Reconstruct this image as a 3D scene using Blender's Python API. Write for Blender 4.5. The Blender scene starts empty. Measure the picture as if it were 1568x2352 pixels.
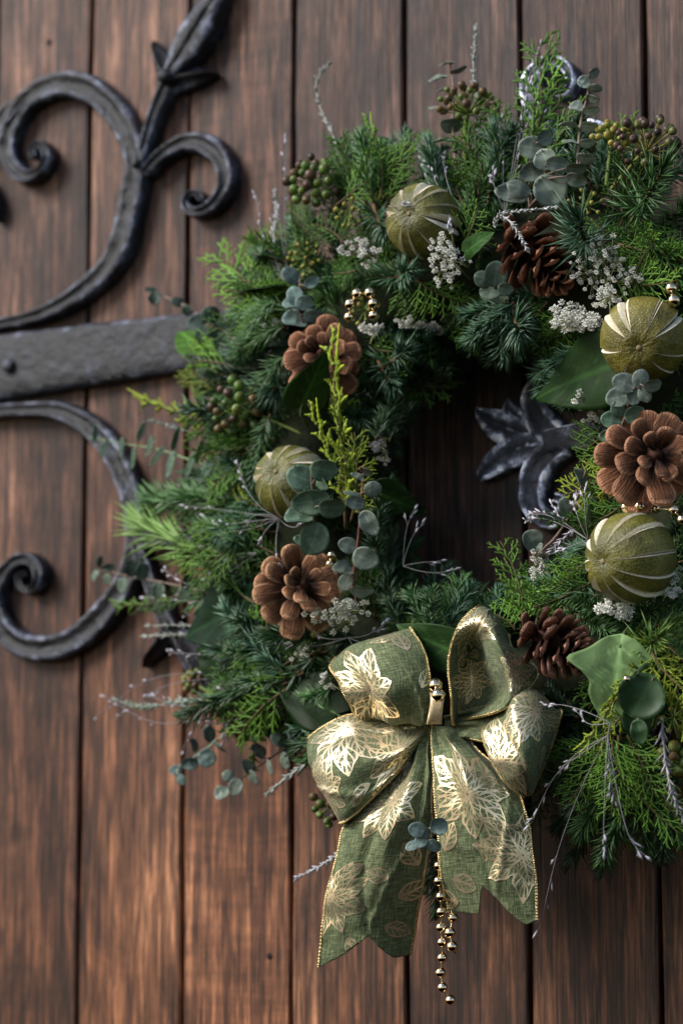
import bpy, math, random
from mathutils import Vector, Matrix, noise
R = math.radians
random.seed(7)
S = bpy.context.scene
COL = S.collection

# ------------------------------------------------------------------ camera
EYE = Vector((0.8782, -1.5726, 1.40)); YAW, PIT = R(30.71), R(8.01)
FW = Vector((-math.sin(YAW)*math.cos(PIT), math.cos(YAW)*math.cos(PIT), math.sin(PIT)))
RT = FW.cross(Vector((0, 0, 1))).normalized(); UPV = RT.cross(FW)
FPX = 85/24*1568
def U(px, py, d=0.0):
    """point of the place seen at (px,py) of the 1568x2352 survey picture, d metres in front of the door face"""
    r = FW + (px-784)/FPX*RT - (py-1176)/FPX*UPV
    return EYE + r*((-d-EYE.y)/r.y)
def PX(p):
    v = p-EYE; z = v.dot(FW)
    return 784+FPX*v.dot(RT)/z, 1176-FPX*v.dot(UPV)/z
def DIR(dx, dy, t=0.0):
    return (RT*dx - UPV*dy - FW*t).normalized()
cam = bpy.data.cameras.new('camera'); camo = bpy.data.objects.new('camera', cam); COL.objects.link(camo)
cam.sensor_fit = 'HORIZONTAL'; cam.sensor_width = 24; cam.lens = 85; cam.clip_start = 0.05; cam.clip_end = 200
camo.matrix_world = Matrix.Translation(EYE) @ Matrix((RT, UPV, -FW)).transposed().to_4x4()
cam.dof.use_dof = True; cam.dof.aperture_fstop = 4.8
cam.dof.focus_distance = (U(1130, 1560, 0.15)-EYE).dot(FW)
S.camera = camo

# ------------------------------------------------------------------ daylight (open shade, soft light from the upper left)
SUND = Vector((-0.54, -0.60, 0.60)).normalized()
w = bpy.data.worlds.new('World'); S.world = w; w.use_nodes = True
nt = w.node_tree; bg = nt.nodes['Background']
sky = nt.nodes.new('ShaderNodeTexSky'); sky.sky_type = 'NISHITA'; sky.sun_disc = False
sky.sun_elevation = math.asin(SUND.z); sky.sun_rotation = math.atan2(SUND.x, SUND.y) % (2*math.pi)
nt.links.new(sky.outputs[0], bg.inputs[0]); bg.inputs[1].default_value = 0.078
sl = bpy.data.lights.new('sun', 'SUN'); so = bpy.data.objects.new('sun', sl); COL.objects.link(so)
sl.energy = 2.2; sl.angle = R(25); sl.color = (1.0, 0.95, 0.89)
so.rotation_euler = SUND.to_track_quat('Z', 'Y').to_euler(); so.location = SUND*5
S.view_settings.view_transform = 'Standard'; S.view_settings.look = 'None'
S.view_settings.gamma = 1; S.view_settings.exposure = 1.05
S.view_settings.use_curve_mapping = False
S.cycles.max_bounces = 6; S.cycles.use_denoising = True

# ------------------------------------------------------------------ mesh helpers
class MB:
    def __init__(s): s.v = []; s.f = []; s.c = []; s.uv = []
    def vert(s, p, c=(1, 1, 1), uv=(0, 0)):
        s.v.append(tuple(p)); s.c.append(c); s.uv.append(uv); return len(s.v)-1
    def tube(s, pts, rad, n=6, col=(1, 1, 1), caps=True, flat=1.0, up=None, cols=None):
        m = len(pts); rows = []
        pts = [Vector(p) for p in pts]
        ref = up
        for i, p in enumerate(pts):
            t = (pts[min(i+1, m-1)]-pts[max(i-1, 0)])
            t = t.normalized() if t.length > 1e-9 else Vector((0, 0, 1))
            if ref is None: ref = Vector((0, 0, 1)) if abs(t.z) < .9 else Vector((1, 0, 0))
            a = t.cross(ref)
            if a.length < 1e-5: a = t.orthogonal()
            a.normalize(); b = a.cross(t).normalized()
            if up is None: ref = b
            r = rad[i] if hasattr(rad, '__len__') else rad
            cc = cols[i] if cols else col
            rows.append([s.vert(p+a*math.cos(2*math.pi*k/n)*r+b*math.sin(2*math.pi*k/n)*r*flat, cc) for k in range(n)])
        for i in range(m-1):
            for k in range(n):
                s.f.append((rows[i][k], rows[i][(k+1) % n], rows[i+1][(k+1) % n], rows[i+1][k]))
        if caps:
            s.f.append(tuple(reversed(rows[0]))); s.f.append(tuple(rows[-1]))
    def spike(s, p, d, L, wd, up, c0, c1, bend=0.0):
        """needle or spikelet: four-sided, pointed at the far end"""
        d = d.normalized(); a = d.cross(up)
        if a.length < 1e-4: a = d.orthogonal()
        a.normalize(); b = a.cross(d)
        r0 = [s.vert(p+a*x*wd*.35+b*y*wd*.25, c0) for x, y in ((1, 0), (0, 1), (-1, 0), (0, -1))]
        q = p+d*L*.5+b*bend*L*.5
        r1 = [s.vert(q+a*x*wd*.5+b*y*wd*.3, ((c0[0]+c1[0])/2, (c0[1]+c1[1])/2, (c0[2]+c1[2])/2)) for x, y in ((1, 0), (0, 1), (-1, 0), (0, -1))]
        t = s.vert(p+d*L+b*bend*L*.8, c1)
        for k in range(4):
            s.f.append((r0[k], r0[(k+1) % 4], r1[(k+1) % 4], r1[k])); s.f.append((r1[k], r1[(k+1) % 4], t))
    def grid(s, fn, nu, nv, cfn=None, uvfn=None, skip=None):
        ids = [[s.vert(fn(i/nu, j/nv), cfn(i/nu, j/nv) if cfn else (1, 1, 1), uvfn(i/nu, j/nv) if uvfn else (i/nu, j/nv)) for j in range(nv+1)] for i in range(nu+1)]
        for i in range(nu):
            for j in range(nv):
                s.f.append((ids[i][j], ids[i+1][j], ids[i+1][j+1], ids[i][j+1]))
        return ids
    def mesh(s, name, mat, smooth=True):
        me = bpy.data.meshes.new(name); me.from_pydata(s.v, [], s.f)
        me.materials.append(mat)
        ca = me.color_attributes.new('Col', 'FLOAT_COLOR', 'POINT')
        ca.data.foreach_set('color', [x for c in s.c for x in (c[0], c[1], c[2], 1)])
        uvl = me.uv_layers.new(name='UV')
        li = [0]*len(me.loops); me.loops.foreach_get('vertex_index', li)
        uvl.data.foreach_set('uv', [x for i in li for x in s.uv[i]])
        if smooth: me.polygons.foreach_set('use_smooth', [True]*len(me.polygons))
        me.update(); return me
def link(name, data, parent=None, mat=None, color=None, kind=None):
    o = bpy.data.objects.new(name, data); COL.objects.link(o)
    if parent: o.parent = parent
    if mat is not None: o.matrix_local = mat
    if color: o.color = (*color, 1)
    if kind: o['kind'] = kind
    return o
def thing(name, label, cat, loc, group=None):
    o = bpy.data.objects.new(name, None); COL.objects.link(o); o.location = loc; o.empty_display_size = .01
    o['label'] = label; o['category'] = cat
    if group: o['group'] = group
    return o
def frame(x, up, origin):
    x = x.normalized(); y = up.cross(x)
    if y.length < 1e-5: y = x.orthogonal()
    y.normalize(); z = x.cross(y)
    return Matrix.Translation(origin) @ Matrix((x, y, z)).transposed().to_4x4()
def crom(pts, n):
    """Catmull-Rom through tuples, n samples per span"""
    out = []; m = len(pts)
    for i in range(m-1):
        p0, p1, p2, p3 = pts[max(i-1, 0)], pts[i], pts[i+1], pts[min(i+2, m-1)]
        for k in range(n):
            t = k/n
            out.append(tuple(.5*(2*b+(c-a)*t+(2*a-5*b+4*c-d)*t*t+(-a+3*b-3*c+d)*t**3) for a, b, c, d in zip(p0, p1, p2, p3)))
    out.append(tuple(pts[-1])); return out
def sm(a, b, x):
    x = min(1, max(0, (x-a)/(b-a))); return x*x*(3-2*x)
def mixc(a, b, t): return tuple(x+(y-x)*t for x, y in zip(a, b))

# ------------------------------------------------------------------ materials
def newmat(name):
    m = bpy.data.materials.new(name); m.use_nodes = True
    n = m.node_tree.nodes; l = m.node_tree.links
    return m, n, l, n['Principled BSDF']
def N(n, t, **k):
    x = n.new(t)
    for a, b in k.items():
        if a.startswith('i_'): x.inputs[a[2:].replace('_', ' ')].default_value = b
        else: setattr(x, a, b)
    return x
def ramp(n, stops):
    r = n.new('ShaderNodeValToRGB'); e = r.color_ramp.elements
    while len(e) < len(stops): e.new(.5)
    for x, (p, c) in zip(e, stops): x.position = p; x.color = (*c, 1) if len(c) == 3 else c
    return r
def mathn(n, l, op, a, b=None, c=None):
    x = n.new('ShaderNodeMath'); x.operation = op
    for i, v in enumerate((a, b, c)):
        if v is None: continue
        if isinstance(v, (int, float)): x.inputs[i].default_value = v
        else: l.new(v, x.inputs[i])
    return x.outputs[0]
def mixrgb(n, l, a, b, f, mode='MIX'):
    x = n.new('ShaderNodeMix'); x.data_type = 'RGBA'; x.blend_type = mode
    for sck, v in ((x.inputs[0], f), (x.inputs[6], a), (x.inputs[7], b)):
        if isinstance(v, (int, float)): sck.default_value = v
        elif isinstance(v, tuple): sck.default_value = (*v, 1) if len(v) == 3 else v
        else: l.new(v, sck)
    return x.outputs[2]

def mat_tint(name, rough=.5, spec=.5, sss=0.0, noise_scale=120, noise_amt=.35, bump=.0, bump_scale=600, trans=0.0, rnd=.25, stretch=None, bd=.0006):
    """colour = object colour x vertex colour x mottling"""
    m, n, l, p = newmat(name)
    oi = N(n, 'ShaderNodeObjectInfo'); at = N(n, 'ShaderNodeAttribute', attribute_name='Col')
    tc = N(n, 'ShaderNodeTexCoord')
    OC = tc.outputs['Object']
    if stretch:
        mpn = N(n, 'ShaderNodeMapping'); mpn.inputs['Scale'].default_value = stretch; l.new(OC, mpn.inputs[0]); OC = mpn.outputs[0]
    c = mixrgb(n, l, oi.outputs['Color'], at.outputs['Color'], 1.0, 'MULTIPLY')
    nz = N(n, 'ShaderNodeTexNoise', i_Scale=noise_scale, i_Detail=3.0); l.new(OC, nz.inputs['Vector'])
    v = mathn(n, l, 'MULTIPLY_ADD', nz.outputs[0], noise_amt*2, 1-noise_amt)
    rv = mathn(n, l, 'MULTIPLY_ADD', oi.outputs['Random'], rnd*2, 1-rnd)
    vv = mathn(n, l, 'MULTIPLY', v, rv)
    cb = N(n, 'ShaderNodeCombineColor')
    for k in range(3): l.new(vv, cb.inputs[k])
    c = mixrgb(n, l, c, cb.outputs[0], 1.0, 'MULTIPLY')
    l.new(c, p.inputs['Base Color']); p.inputs['Roughness'].default_value = rough
    p.inputs['Specular IOR Level'].default_value = spec
    if bump:
        b = N(n, 'ShaderNodeTexNoise', i_Scale=bump_scale, i_Detail=3.0); l.new(OC, b.inputs['Vector'])
        bn = N(n, 'ShaderNodeBump', i_Strength=bump, i_Distance=bd); l.new(b.outputs[0], bn.inputs['Height']); l.new(bn.outputs[0], p.inputs['Normal'])
    if trans:
        tr = N(n, 'ShaderNodeBsdfTranslucent'); l.new(c, tr.inputs[0])
        mx = N(n, 'ShaderNodeMixShader'); mx.inputs[0].default_value = trans
        l.new(p.outputs[0], mx.inputs[1]); l.new(tr.outputs[0], mx.inputs[2]); l.new(mx.outputs[0], n['Material Output'].inputs[0])
    return m
M = {}
M['needle'] = mat_tint('needle_green', .42, .5, noise_scale=60, noise_amt=.3, trans=.18)
M['cedar'] = mat_tint('cedar_green', .55, .4, noise_scale=60, noise_amt=.35, trans=.2, bump=.5, bump_scale=900)
M['bark'] = mat_tint('twig_bark', .8, .2, noise_scale=300, bump=.6)
M['leaf'] = mat_tint('eucalyptus_leaf', .5, .3, noise_scale=5, noise_amt=.5, trans=.15, rnd=.18)
M['ivy'] = mat_tint('ivy_leaf', .5, .1, noise_scale=7, noise_amt=.4, trans=.12, rnd=.1, bump=.35, bump_scale=22)
M['flower'] = mat_tint('white_floret', .8, .2, noise_scale=500, noise_amt=.08, trans=.1, rnd=.12)
M['grass'] = mat_tint('silver_grass', .5, .4, noise_scale=300, noise_amt=.2, rnd=.1)
M['berry'] = mat_tint('ivy_berry', .45, .4, noise_scale=2.5, noise_amt=.4, rnd=.3)
M['cone'] = mat_tint('pine_cone_wood', .7, .2, noise_scale=9, noise_amt=.55, rnd=.2, bump=1.0, bump_scale=14, stretch=(.35, 2, 2), bd=.002)
M['moss'] = mat_tint('dark_moss', .95, .1, noise_scale=200, noise_amt=.5, bump=1.0, bump_scale=300)

def mat_wood():
    m, n, l, p = newmat('weathered_oak')
    oi = N(n, 'ShaderNodeObjectInfo'); tc = N(n, 'ShaderNodeTexCoord')
    off = N(n, 'ShaderNodeVectorMath', operation='MULTIPLY_ADD')
    cx = N(n, 'ShaderNodeCombineXYZ'); l.new(oi.outputs['Random'], cx.inputs[0]); l.new(oi.outputs['Random'], cx.inputs[2])
    off.inputs[1].default_value = (9, 0, 37); l.new(cx.outputs[0], off.inputs[0]); l.new(tc.outputs['Object'], off.inputs[2])
    P = off.outputs[0]
    def mp(sx, sz, rot=0):
        q = N(n, 'ShaderNodeMapping'); q.inputs['Scale'].default_value = (sx, sx, sz); q.inputs['Rotation'].default_value = (0, rot, 0)
        l.new(P, q.inputs[0]); return q.outputs[0]
    def nz(vec, d=4.0, r=.6, dist=0.0):
        x = N(n, 'ShaderNodeTexNoise', i_Scale=1.0, i_Detail=d, i_Roughness=r, i_Distortion=dist); l.new(vec, x.inputs['Vector']); return x.outputs[0]
    big = nz(mp(9, 2.2), 5, .6, .6)
    streak = nz(mp(70, 3.0), 5, .65, .3)
    pores = nz(mp(560, 14), 3, .65); mott = nz(mp(170, 13), 5, .68, .5)
    blot = nz(mp(26, 11), 5, .7, .8)
    ripple = nz(mp(14, 120, R(5)), 3, .55, .4)
    base = ramp(n, [(.05, (.018, .009, .006)), (.33, (.062, .029, .019)), (.58, (.155, .078, .049)), (.90, (.38, .215, .140))])
    h = mathn(n, l, 'MULTIPLY_ADD', big, .42, .0)
    h = mathn(n, l, 'MULTIPLY_ADD', streak, .33, h)
    h = mathn(n, l, 'MULTIPLY_ADD', blot, .24, h); h = mathn(n, l, 'MULTIPLY_ADD', mott, .30, h)
    h = mathn(n, l, 'MULTIPLY_ADD', h, 3.2, -1.61)
    l.new(h, base.inputs[0])
    # lower boards warmer, upper weathered greyer and pinker; darker top paints in porch shade
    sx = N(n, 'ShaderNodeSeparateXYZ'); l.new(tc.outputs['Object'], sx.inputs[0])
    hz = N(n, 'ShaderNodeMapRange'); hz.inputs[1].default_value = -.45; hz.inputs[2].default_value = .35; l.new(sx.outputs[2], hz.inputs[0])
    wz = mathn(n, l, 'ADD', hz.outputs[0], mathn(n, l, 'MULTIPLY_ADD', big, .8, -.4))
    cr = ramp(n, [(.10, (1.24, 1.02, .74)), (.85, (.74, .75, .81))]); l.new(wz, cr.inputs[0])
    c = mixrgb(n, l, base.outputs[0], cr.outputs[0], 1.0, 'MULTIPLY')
    pr = ramp(n, [(.35, (.18, .16, .16)), (.47, (.92, .92, .92)), (.64, (1.6, 1.55, 1.5))]); l.new(pores, pr.inputs[0])
    c = mixrgb(n, l, c, pr.outputs[0], 1.0, 'MULTIPLY')
    mr = ramp(n, [(.36, (.42, .38, .37)), (.50, (.98, .98, .98)), (.64, (1.5, 1.45, 1.38))]); l.new(mott, mr.inputs[0])
    c = mixrgb(n, l, c, mr.outputs[0], .6, 'MULTIPLY')
    rp = ramp(n, [(.38, (.7, .68, .7)), (.6, (1.12, 1.1, 1.08))]); l.new(ripple, rp.inputs[0])
    at = N(n, 'ShaderNodeAttribute', attribute_type='OBJECT', attribute_name='ripple')
    c = mixrgb(n, l, c, rp.outputs[0], at.outputs['Fac'], 'MULTIPLY')
    # dark stains
    st = nz(mp(12, 4.5), 5, .65, 1.4); sr = ramp(n, [(.50, (1, 1, 1)), (.68, (.30, .27, .29))]); l.new(st, sr.inputs[0])
    c = mixrgb(n, l, c, sr.outputs[0], .8, 'MULTIPLY')
    c = mixrgb(n, l, c, oi.outputs['Color'], 1.0, 'MULTIPLY')
    l.new(c, p.inputs['Base Color'])
    rr = mathn(n, l, 'MULTIPLY_ADD', streak, .35, .38); l.new(rr, p.inputs['Roughness'])
    p.inputs['Specular IOR Level'].default_value = .35
    hh = mathn(n, l, 'MULTIPLY_ADD', pores, .7, mathn(n, l, 'MULTIPLY', streak, .8))
    bn = N(n, 'ShaderNodeBump', i_Strength=.8, i_Distance=.0016); l.new(hh, bn.inputs['Height']); l.new(bn.outputs[0], p.inputs['Normal'])
    return m
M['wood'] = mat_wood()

def mat_iron():
    m, n, l, p = newmat('black_wrought_iron')
    tc = N(n, 'ShaderNodeTexCoord'); at = N(n, 'ShaderNodeAttribute', attribute_name='Col'); oi = N(n, 'ShaderNodeObjectInfo')
    a = N(n, 'ShaderNodeTexNoise', i_Scale=60.0, i_Detail=7.0, i_Roughness=.7); l.new(tc.outputs['Object'], a.inputs[0])
    b = N(n, 'ShaderNodeTexNoise', i_Scale=260.0, i_Detail=4.0, i_Roughness=.6); l.new(tc.outputs['Object'], b.inputs[0])
    f = mathn(n, l, 'MULTIPLY_ADD', at.outputs['Fac'], .30, mathn(n, l, 'MULTIPLY_ADD', a.outputs[0], 1.5, -.38))
    c = ramp(n, [(.37, (.004, .0045, .007)), (.54, (.012, .014, .020)), (.67, (.058, .066, .090)), (.81, (.26, .28, .33))]); l.new(f, c.inputs[0])
    rust = ramp(n, [(.64, (0, 0, 0)), (.72, (1, 1, 1))]); l.new(b.outputs[0], rust.inputs[0])
    cc = mixrgb(n, l, c.outputs[0], (.075, .045, .04), mathn(n, l, 'MULTIPLY', rust.outputs[0], .5))
    cc = mixrgb(n, l, cc, oi.outputs['Color'], 1.0, 'MULTIPLY')
    l.new(cc, p.inputs['Base Color']); p.inputs['Metallic'].default_value = .25; p.inputs['Specular IOR Level'].default_value = .8
    l.new(mathn(n, l, 'MULTIPLY_ADD', a.outputs[0], .6, .08), p.inputs['Roughness'])
    vo = N(n, 'ShaderNodeTexVoronoi', i_Scale=95.0, feature='SMOOTH_F1'); l.new(tc.outputs['Object'], vo.inputs['Vector'])
    h = mathn(n, l, 'MULTIPLY_ADD', b.outputs[0], .4, a.outputs[0]); h = mathn(n, l, 'MULTIPLY_ADD', vo.outputs[0], .28, h)
    bn = N(n, 'ShaderNodeBump', i_Strength=1.0, i_Distance=.004); l.new(h, bn.inputs['Height']); l.new(bn.outputs[0], p.inputs['Normal'])
    return m
M['iron'] = mat_iron()

def mat_plain(name, col, rough=.5, metal=0.0, bump=0.0, scale=500, var=.2):
    m, n, l, p = newmat(name)
    tc = N(n, 'ShaderNodeTexCoord'); a = N(n, 'ShaderNodeTexNoise', i_Scale=scale, i_Detail=4.0); l.new(tc.outputs['Object'], a.inputs[0])
    r = ramp(n, [(.3, tuple(x*(1-var) for x in col)), (.7, tuple(x*(1+var) for x in col))]); l.new(a.outputs[0], r.inputs[0])
    l.new(r.outputs[0], p.inputs['Base Color']); p.inputs['Roughness'].default_value = rough; p.inputs['Metallic'].default_value = metal
    if bump:
        bn = N(n, 'ShaderNodeBump', i_Strength=bump, i_Distance=.0008); l.new(a.outputs[0], bn.inputs['Height']); l.new(bn.outputs[0], p.inputs['Normal'])
    return m
M['dark'] = mat_plain('dark_backing', (.012, .009, .008), .9)
M['bead'] = mat_plain('gold_bead', (.80, .64, .42), .15, 1.0, var=.06)
M['wire'] = mat_plain('gold_wire', (.62, .46, .22), .3, 1.0)
M['pith'] = mat_plain('lime_pith', (.74, .68, .52), .8, bump=.4, scale=400)
M['button'] = mat_plain('lime_button', (.25, .19, .10), .8, bump=.6, scale=700)
M['core'] = mat_plain('lime_core', (.045, .022, .012), .8, bump=.6, scale=300)
M['satin'] = mat_plain('cream_satin', (.58, .44, .26), .35, .25)

def mat_peel():
    m, n, l, p = newmat('lime_peel')
    tc = N(n, 'ShaderNodeTexCoord'); oi = N(n, 'ShaderNodeObjectInfo')
    a = N(n, 'ShaderNodeTexNoise', i_Scale=55.0, i_Detail=5.0); l.new(tc.outputs['Object'], a.inputs[0])
    v = N(n, 'ShaderNodeTexNoise', i_Scale=750.0, i_Detail=2.0); l.new(tc.outputs['Object'], v.inputs[0])
    at = N(n, 'ShaderNodeAttribute', attribute_name='Col')
    r = ramp(n, [(.28, (.070, .068, .011)), (.5, (.125, .122, .020)), (.72, (.20, .185, .040))]); l.new(a.outputs[0], r.inputs[0])
    s = ramp(n, [(.36, (.7, .7, .6)), (.6, (1.1, 1.1, 1.1)), (.72, (1.9, 1.9, 2.2))]); l.new(v.outputs[0], s.inputs[0])
    c = mixrgb(n, l, r.outputs[0], s.outputs[0], .8, 'MULTIPLY')
    c = mixrgb(n, l, c, at.outputs['Color'], 1.0, 'MULTIPLY'); c = mixrgb(n, l, c, oi.outputs['Color'], 1.0, 'MULTIPLY')
    l.new(c, p.inputs['Base Color']); p.inputs['Roughness'].default_value = .5
    w3 = N(n, 'ShaderNodeTexNoise', i_Scale=190.0, i_Detail=3.0); l.new(tc.outputs['Object'], w3.inputs[0])
    bn = N(n, 'ShaderNodeBump', i_Strength=.9, i_Distance=.0012); l.new(mathn(n, l, 'MULTIPLY_ADD', v.outputs[0], .5, w3.outputs[0]), bn.inputs['Height']); l.new(bn.outputs[0], p.inputs['Normal'])
    return m
M['peel'] = mat_peel()

def fabric_nodes(n, l, p):
    """slubby linen threads running both ways in the ribbon's own coordinates (metres)"""
    uv = N(n, 'ShaderNodeUVMap', uv_map='WUV')
    def th(su, sv):
        q = N(n, 'ShaderNodeMapping'); q.inputs['Scale'].default_value = (su, sv, 1); l.new(uv.outputs[0], q.inputs[0])
        x = N(n, 'ShaderNodeTexNoise', i_Scale=1.0, i_Detail=2.0); l.new(q.outputs[0], x.inputs['Vector']); return x.outputs[0]
    tc = N(n, 'ShaderNodeTexCoord')
    nz = N(n, 'ShaderNodeTexNoise', i_Scale=900.0, i_Detail=3.0); l.new(tc.outputs['Object'], nz.inputs[0])
    f = mathn(n, l, 'ADD', mathn(n, l, 'MULTIPLY', th(800, 110), .5), mathn(n, l, 'MULTIPLY', th(110, 800), .5))
    f = mathn(n, l, 'MULTIPLY_ADD', f, 2.4, -.75); f = mathn(n, l, 'MULTIPLY_ADD', nz.outputs[0], .25, mathn(n, l, 'MULTIPLY', f, .85))
    r = ramp(n, [(.12, (.028, .040, .016)), (.50, (.100, .126, .056)), (.85, (.24, .27, .135))]); l.new(f, r.inputs[0])
    l.new(r.outputs[0], p.inputs['Base Color']); p.inputs['Roughness'].default_value = .75; p.inputs['Specular IOR Level'].default_value = .25
    p.inputs['Sheen Weight'].default_value = .1
    bn = N(n, 'ShaderNodeBump', i_Strength=.8, i_Distance=.0006); l.new(f, bn.inputs['Height'])
    return bn, nz
def mat_fabric():
    m, n, l, p = newmat('green_linen'); bn, _ = fabric_nodes(n, l, p); l.new(bn.outputs[0], p.inputs['Normal'])
    return m
def mat_foil():
    m, n, l, p = newmat('gold_foil_print'); bn, nz = fabric_nodes(n, l, p); l.new(bn.outputs[0], p.inputs['Normal'])
    uv = N(n, 'ShaderNodeUVMap', uv_map='UV'); sp = N(n, 'ShaderNodeSeparateXYZ'); l.new(uv.outputs[0], sp.inputs[0])
    s, t = sp.outputs[0], sp.outputs[1]
    ta = mathn(n, l, 'ABSOLUTE', mathn(n, l, 'MULTIPLY_ADD', t, 2.0, -1.0))
    outl = mathn(n, l, 'GREATER_THAN', ta, .80); tip = mathn(n, l, 'GREATER_THAN', s, .90)
    mid = mathn(n, l, 'LESS_THAN', ta, mathn(n, l, 'MULTIPLY_ADD', s, -.14, .20))
    ph = mathn(n, l, 'FRACT', mathn(n, l, 'MULTIPLY', mathn(n, l, 'MULTIPLY_ADD', ta, -.32, s), 5.0))
    vein = mathn(n, l, 'LESS_THAN', ph, .24)
    base = mathn(n, l, 'LESS_THAN', s, mathn(n, l, 'MULTIPLY_ADD', nz.outputs[0], .8, -.20))
    g = mathn(n, l, 'MAXIMUM', mathn(n, l, 'MAXIMUM', outl, tip), mathn(n, l, 'MAXIMUM', mathn(n, l, 'MAXIMUM', mid, vein), base))
    sp2 = mathn(n, l, 'GREATER_THAN', nz.outputs[0], .54)
    g = mathn(n, l, 'MAXIMUM', g, mathn(n, l, 'MULTIPLY', sp2, .22))
    gold = N(n, 'ShaderNodeBsdfPrincipled'); gold.inputs['Base Color'].default_value = (.95, .78, .52, 1)
    gold.inputs['Metallic'].default_value = .82; gold.inputs['Roughness'].default_value = .40
    b2 = N(n, 'ShaderNodeBump', i_Strength=.35, i_Distance=.0004); l.new(nz.outputs[0], b2.inputs['Height']); l.new(b2.outputs[0], gold.inputs['Normal'])
    mx = N(n, 'ShaderNodeMixShader'); l.new(g, mx.inputs[0]); l.new(p.outputs[0], mx.inputs[1]); l.new(gold.outputs[0], mx.inputs[2])
    l.new(mx.outputs[0], n['Material Output'].inputs[0]); return m
M['fabric'] = mat_fabric(); M['foil'] = mat_foil()
M['braid'] = mat_plain('gold_braid', (.62, .47, .22), .32, 1.0, bump=.8, scale=1500, var=.35)

# ------------------------------------------------------------------ the door
door = thing('plank_door', 'old door of upright reddish brown oak planks behind the wreath', 'door', (0, 0, .75))
def plank_mesh(wd, h, th, seed):
    rnd = random.Random(seed); mb = MB(); rows = 40
    b = .0014
    prof = [(-wd/2, .02), (-wd/2, b), (-wd/2+b, 0), (-wd*.25, -.0003), (0, 0), (wd*.25, -.0002), (wd/2-b, 0), (wd/2, b), (wd/2, .02)]
    for i in range(rows+1):
        z = -h/2+h*i/rows
        e0 = noise.noise(Vector((seed*3.1, z*9, 0)))*.0014; e1 = noise.noise(Vector((seed*3.1+50, z*9, 0)))*.0014
        for k, (x, y) in enumerate(prof):
            e = e0 if k < 3 else (e1 if k > 5 else 0)
            mb.vert((x+e, y+noise.noise(Vector((x*20+seed, z*3, 2)))*.0006, z))
    c = len(prof)
    for i in range(rows):
        for k in range(c-1):
            mb.f.append((i*c+k, i*c+k+1, (i+1)*c+k+1, (i+1)*c+k))
    mb.f.append(tuple(range(c))[::-1]); mb.f.append(tuple(rows*c+k for k in range(c)))
    return mb.mesh('plank', M['wood'], False)
TINT = {-6: (1, .95, .9), -5: (.9, .85, .82), -4: (.92, .88, .86), -3: (1.12, 1.08, 1.02), -2: (1.10, 1.05, 1.0), -1: (.80, .80, .82), 0: (.60, .62, .66), 1: (.56, .55, .57), 2: (.58, .56, .56), 3: (.8, .78, .78), 4: (.9, .85, .85)}  # board tones; darker right ones also paint in light fading from the left
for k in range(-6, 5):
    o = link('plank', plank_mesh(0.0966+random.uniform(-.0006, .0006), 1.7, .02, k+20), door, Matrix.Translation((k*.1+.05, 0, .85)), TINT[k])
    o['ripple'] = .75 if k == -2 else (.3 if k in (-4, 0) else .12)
mb = MB(); mb.grid(lambda u, v: (-.6+1.1*u, .014, -.0+1.7*v), 1, 1)
link('backing_board', mb.mesh('backing', M['dark']), door)
mb = MB(); mb.grid(lambda u, v: (math.sin(u*1.571)*math.cos(v*6.28319)*.0026, -.0012*math.cos(u*1.571), math.sin(u*1.571)*math.sin(v*6.28319)*.0026), 4, 10)
nail = mb.mesh('nail_head', M['dark'])
for px, py in [(618, 2197), (112, 96)]:
    link('nail_head', nail, door, Matrix.Translation(U(px, py, .0003)-Vector(door.location)))

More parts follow.
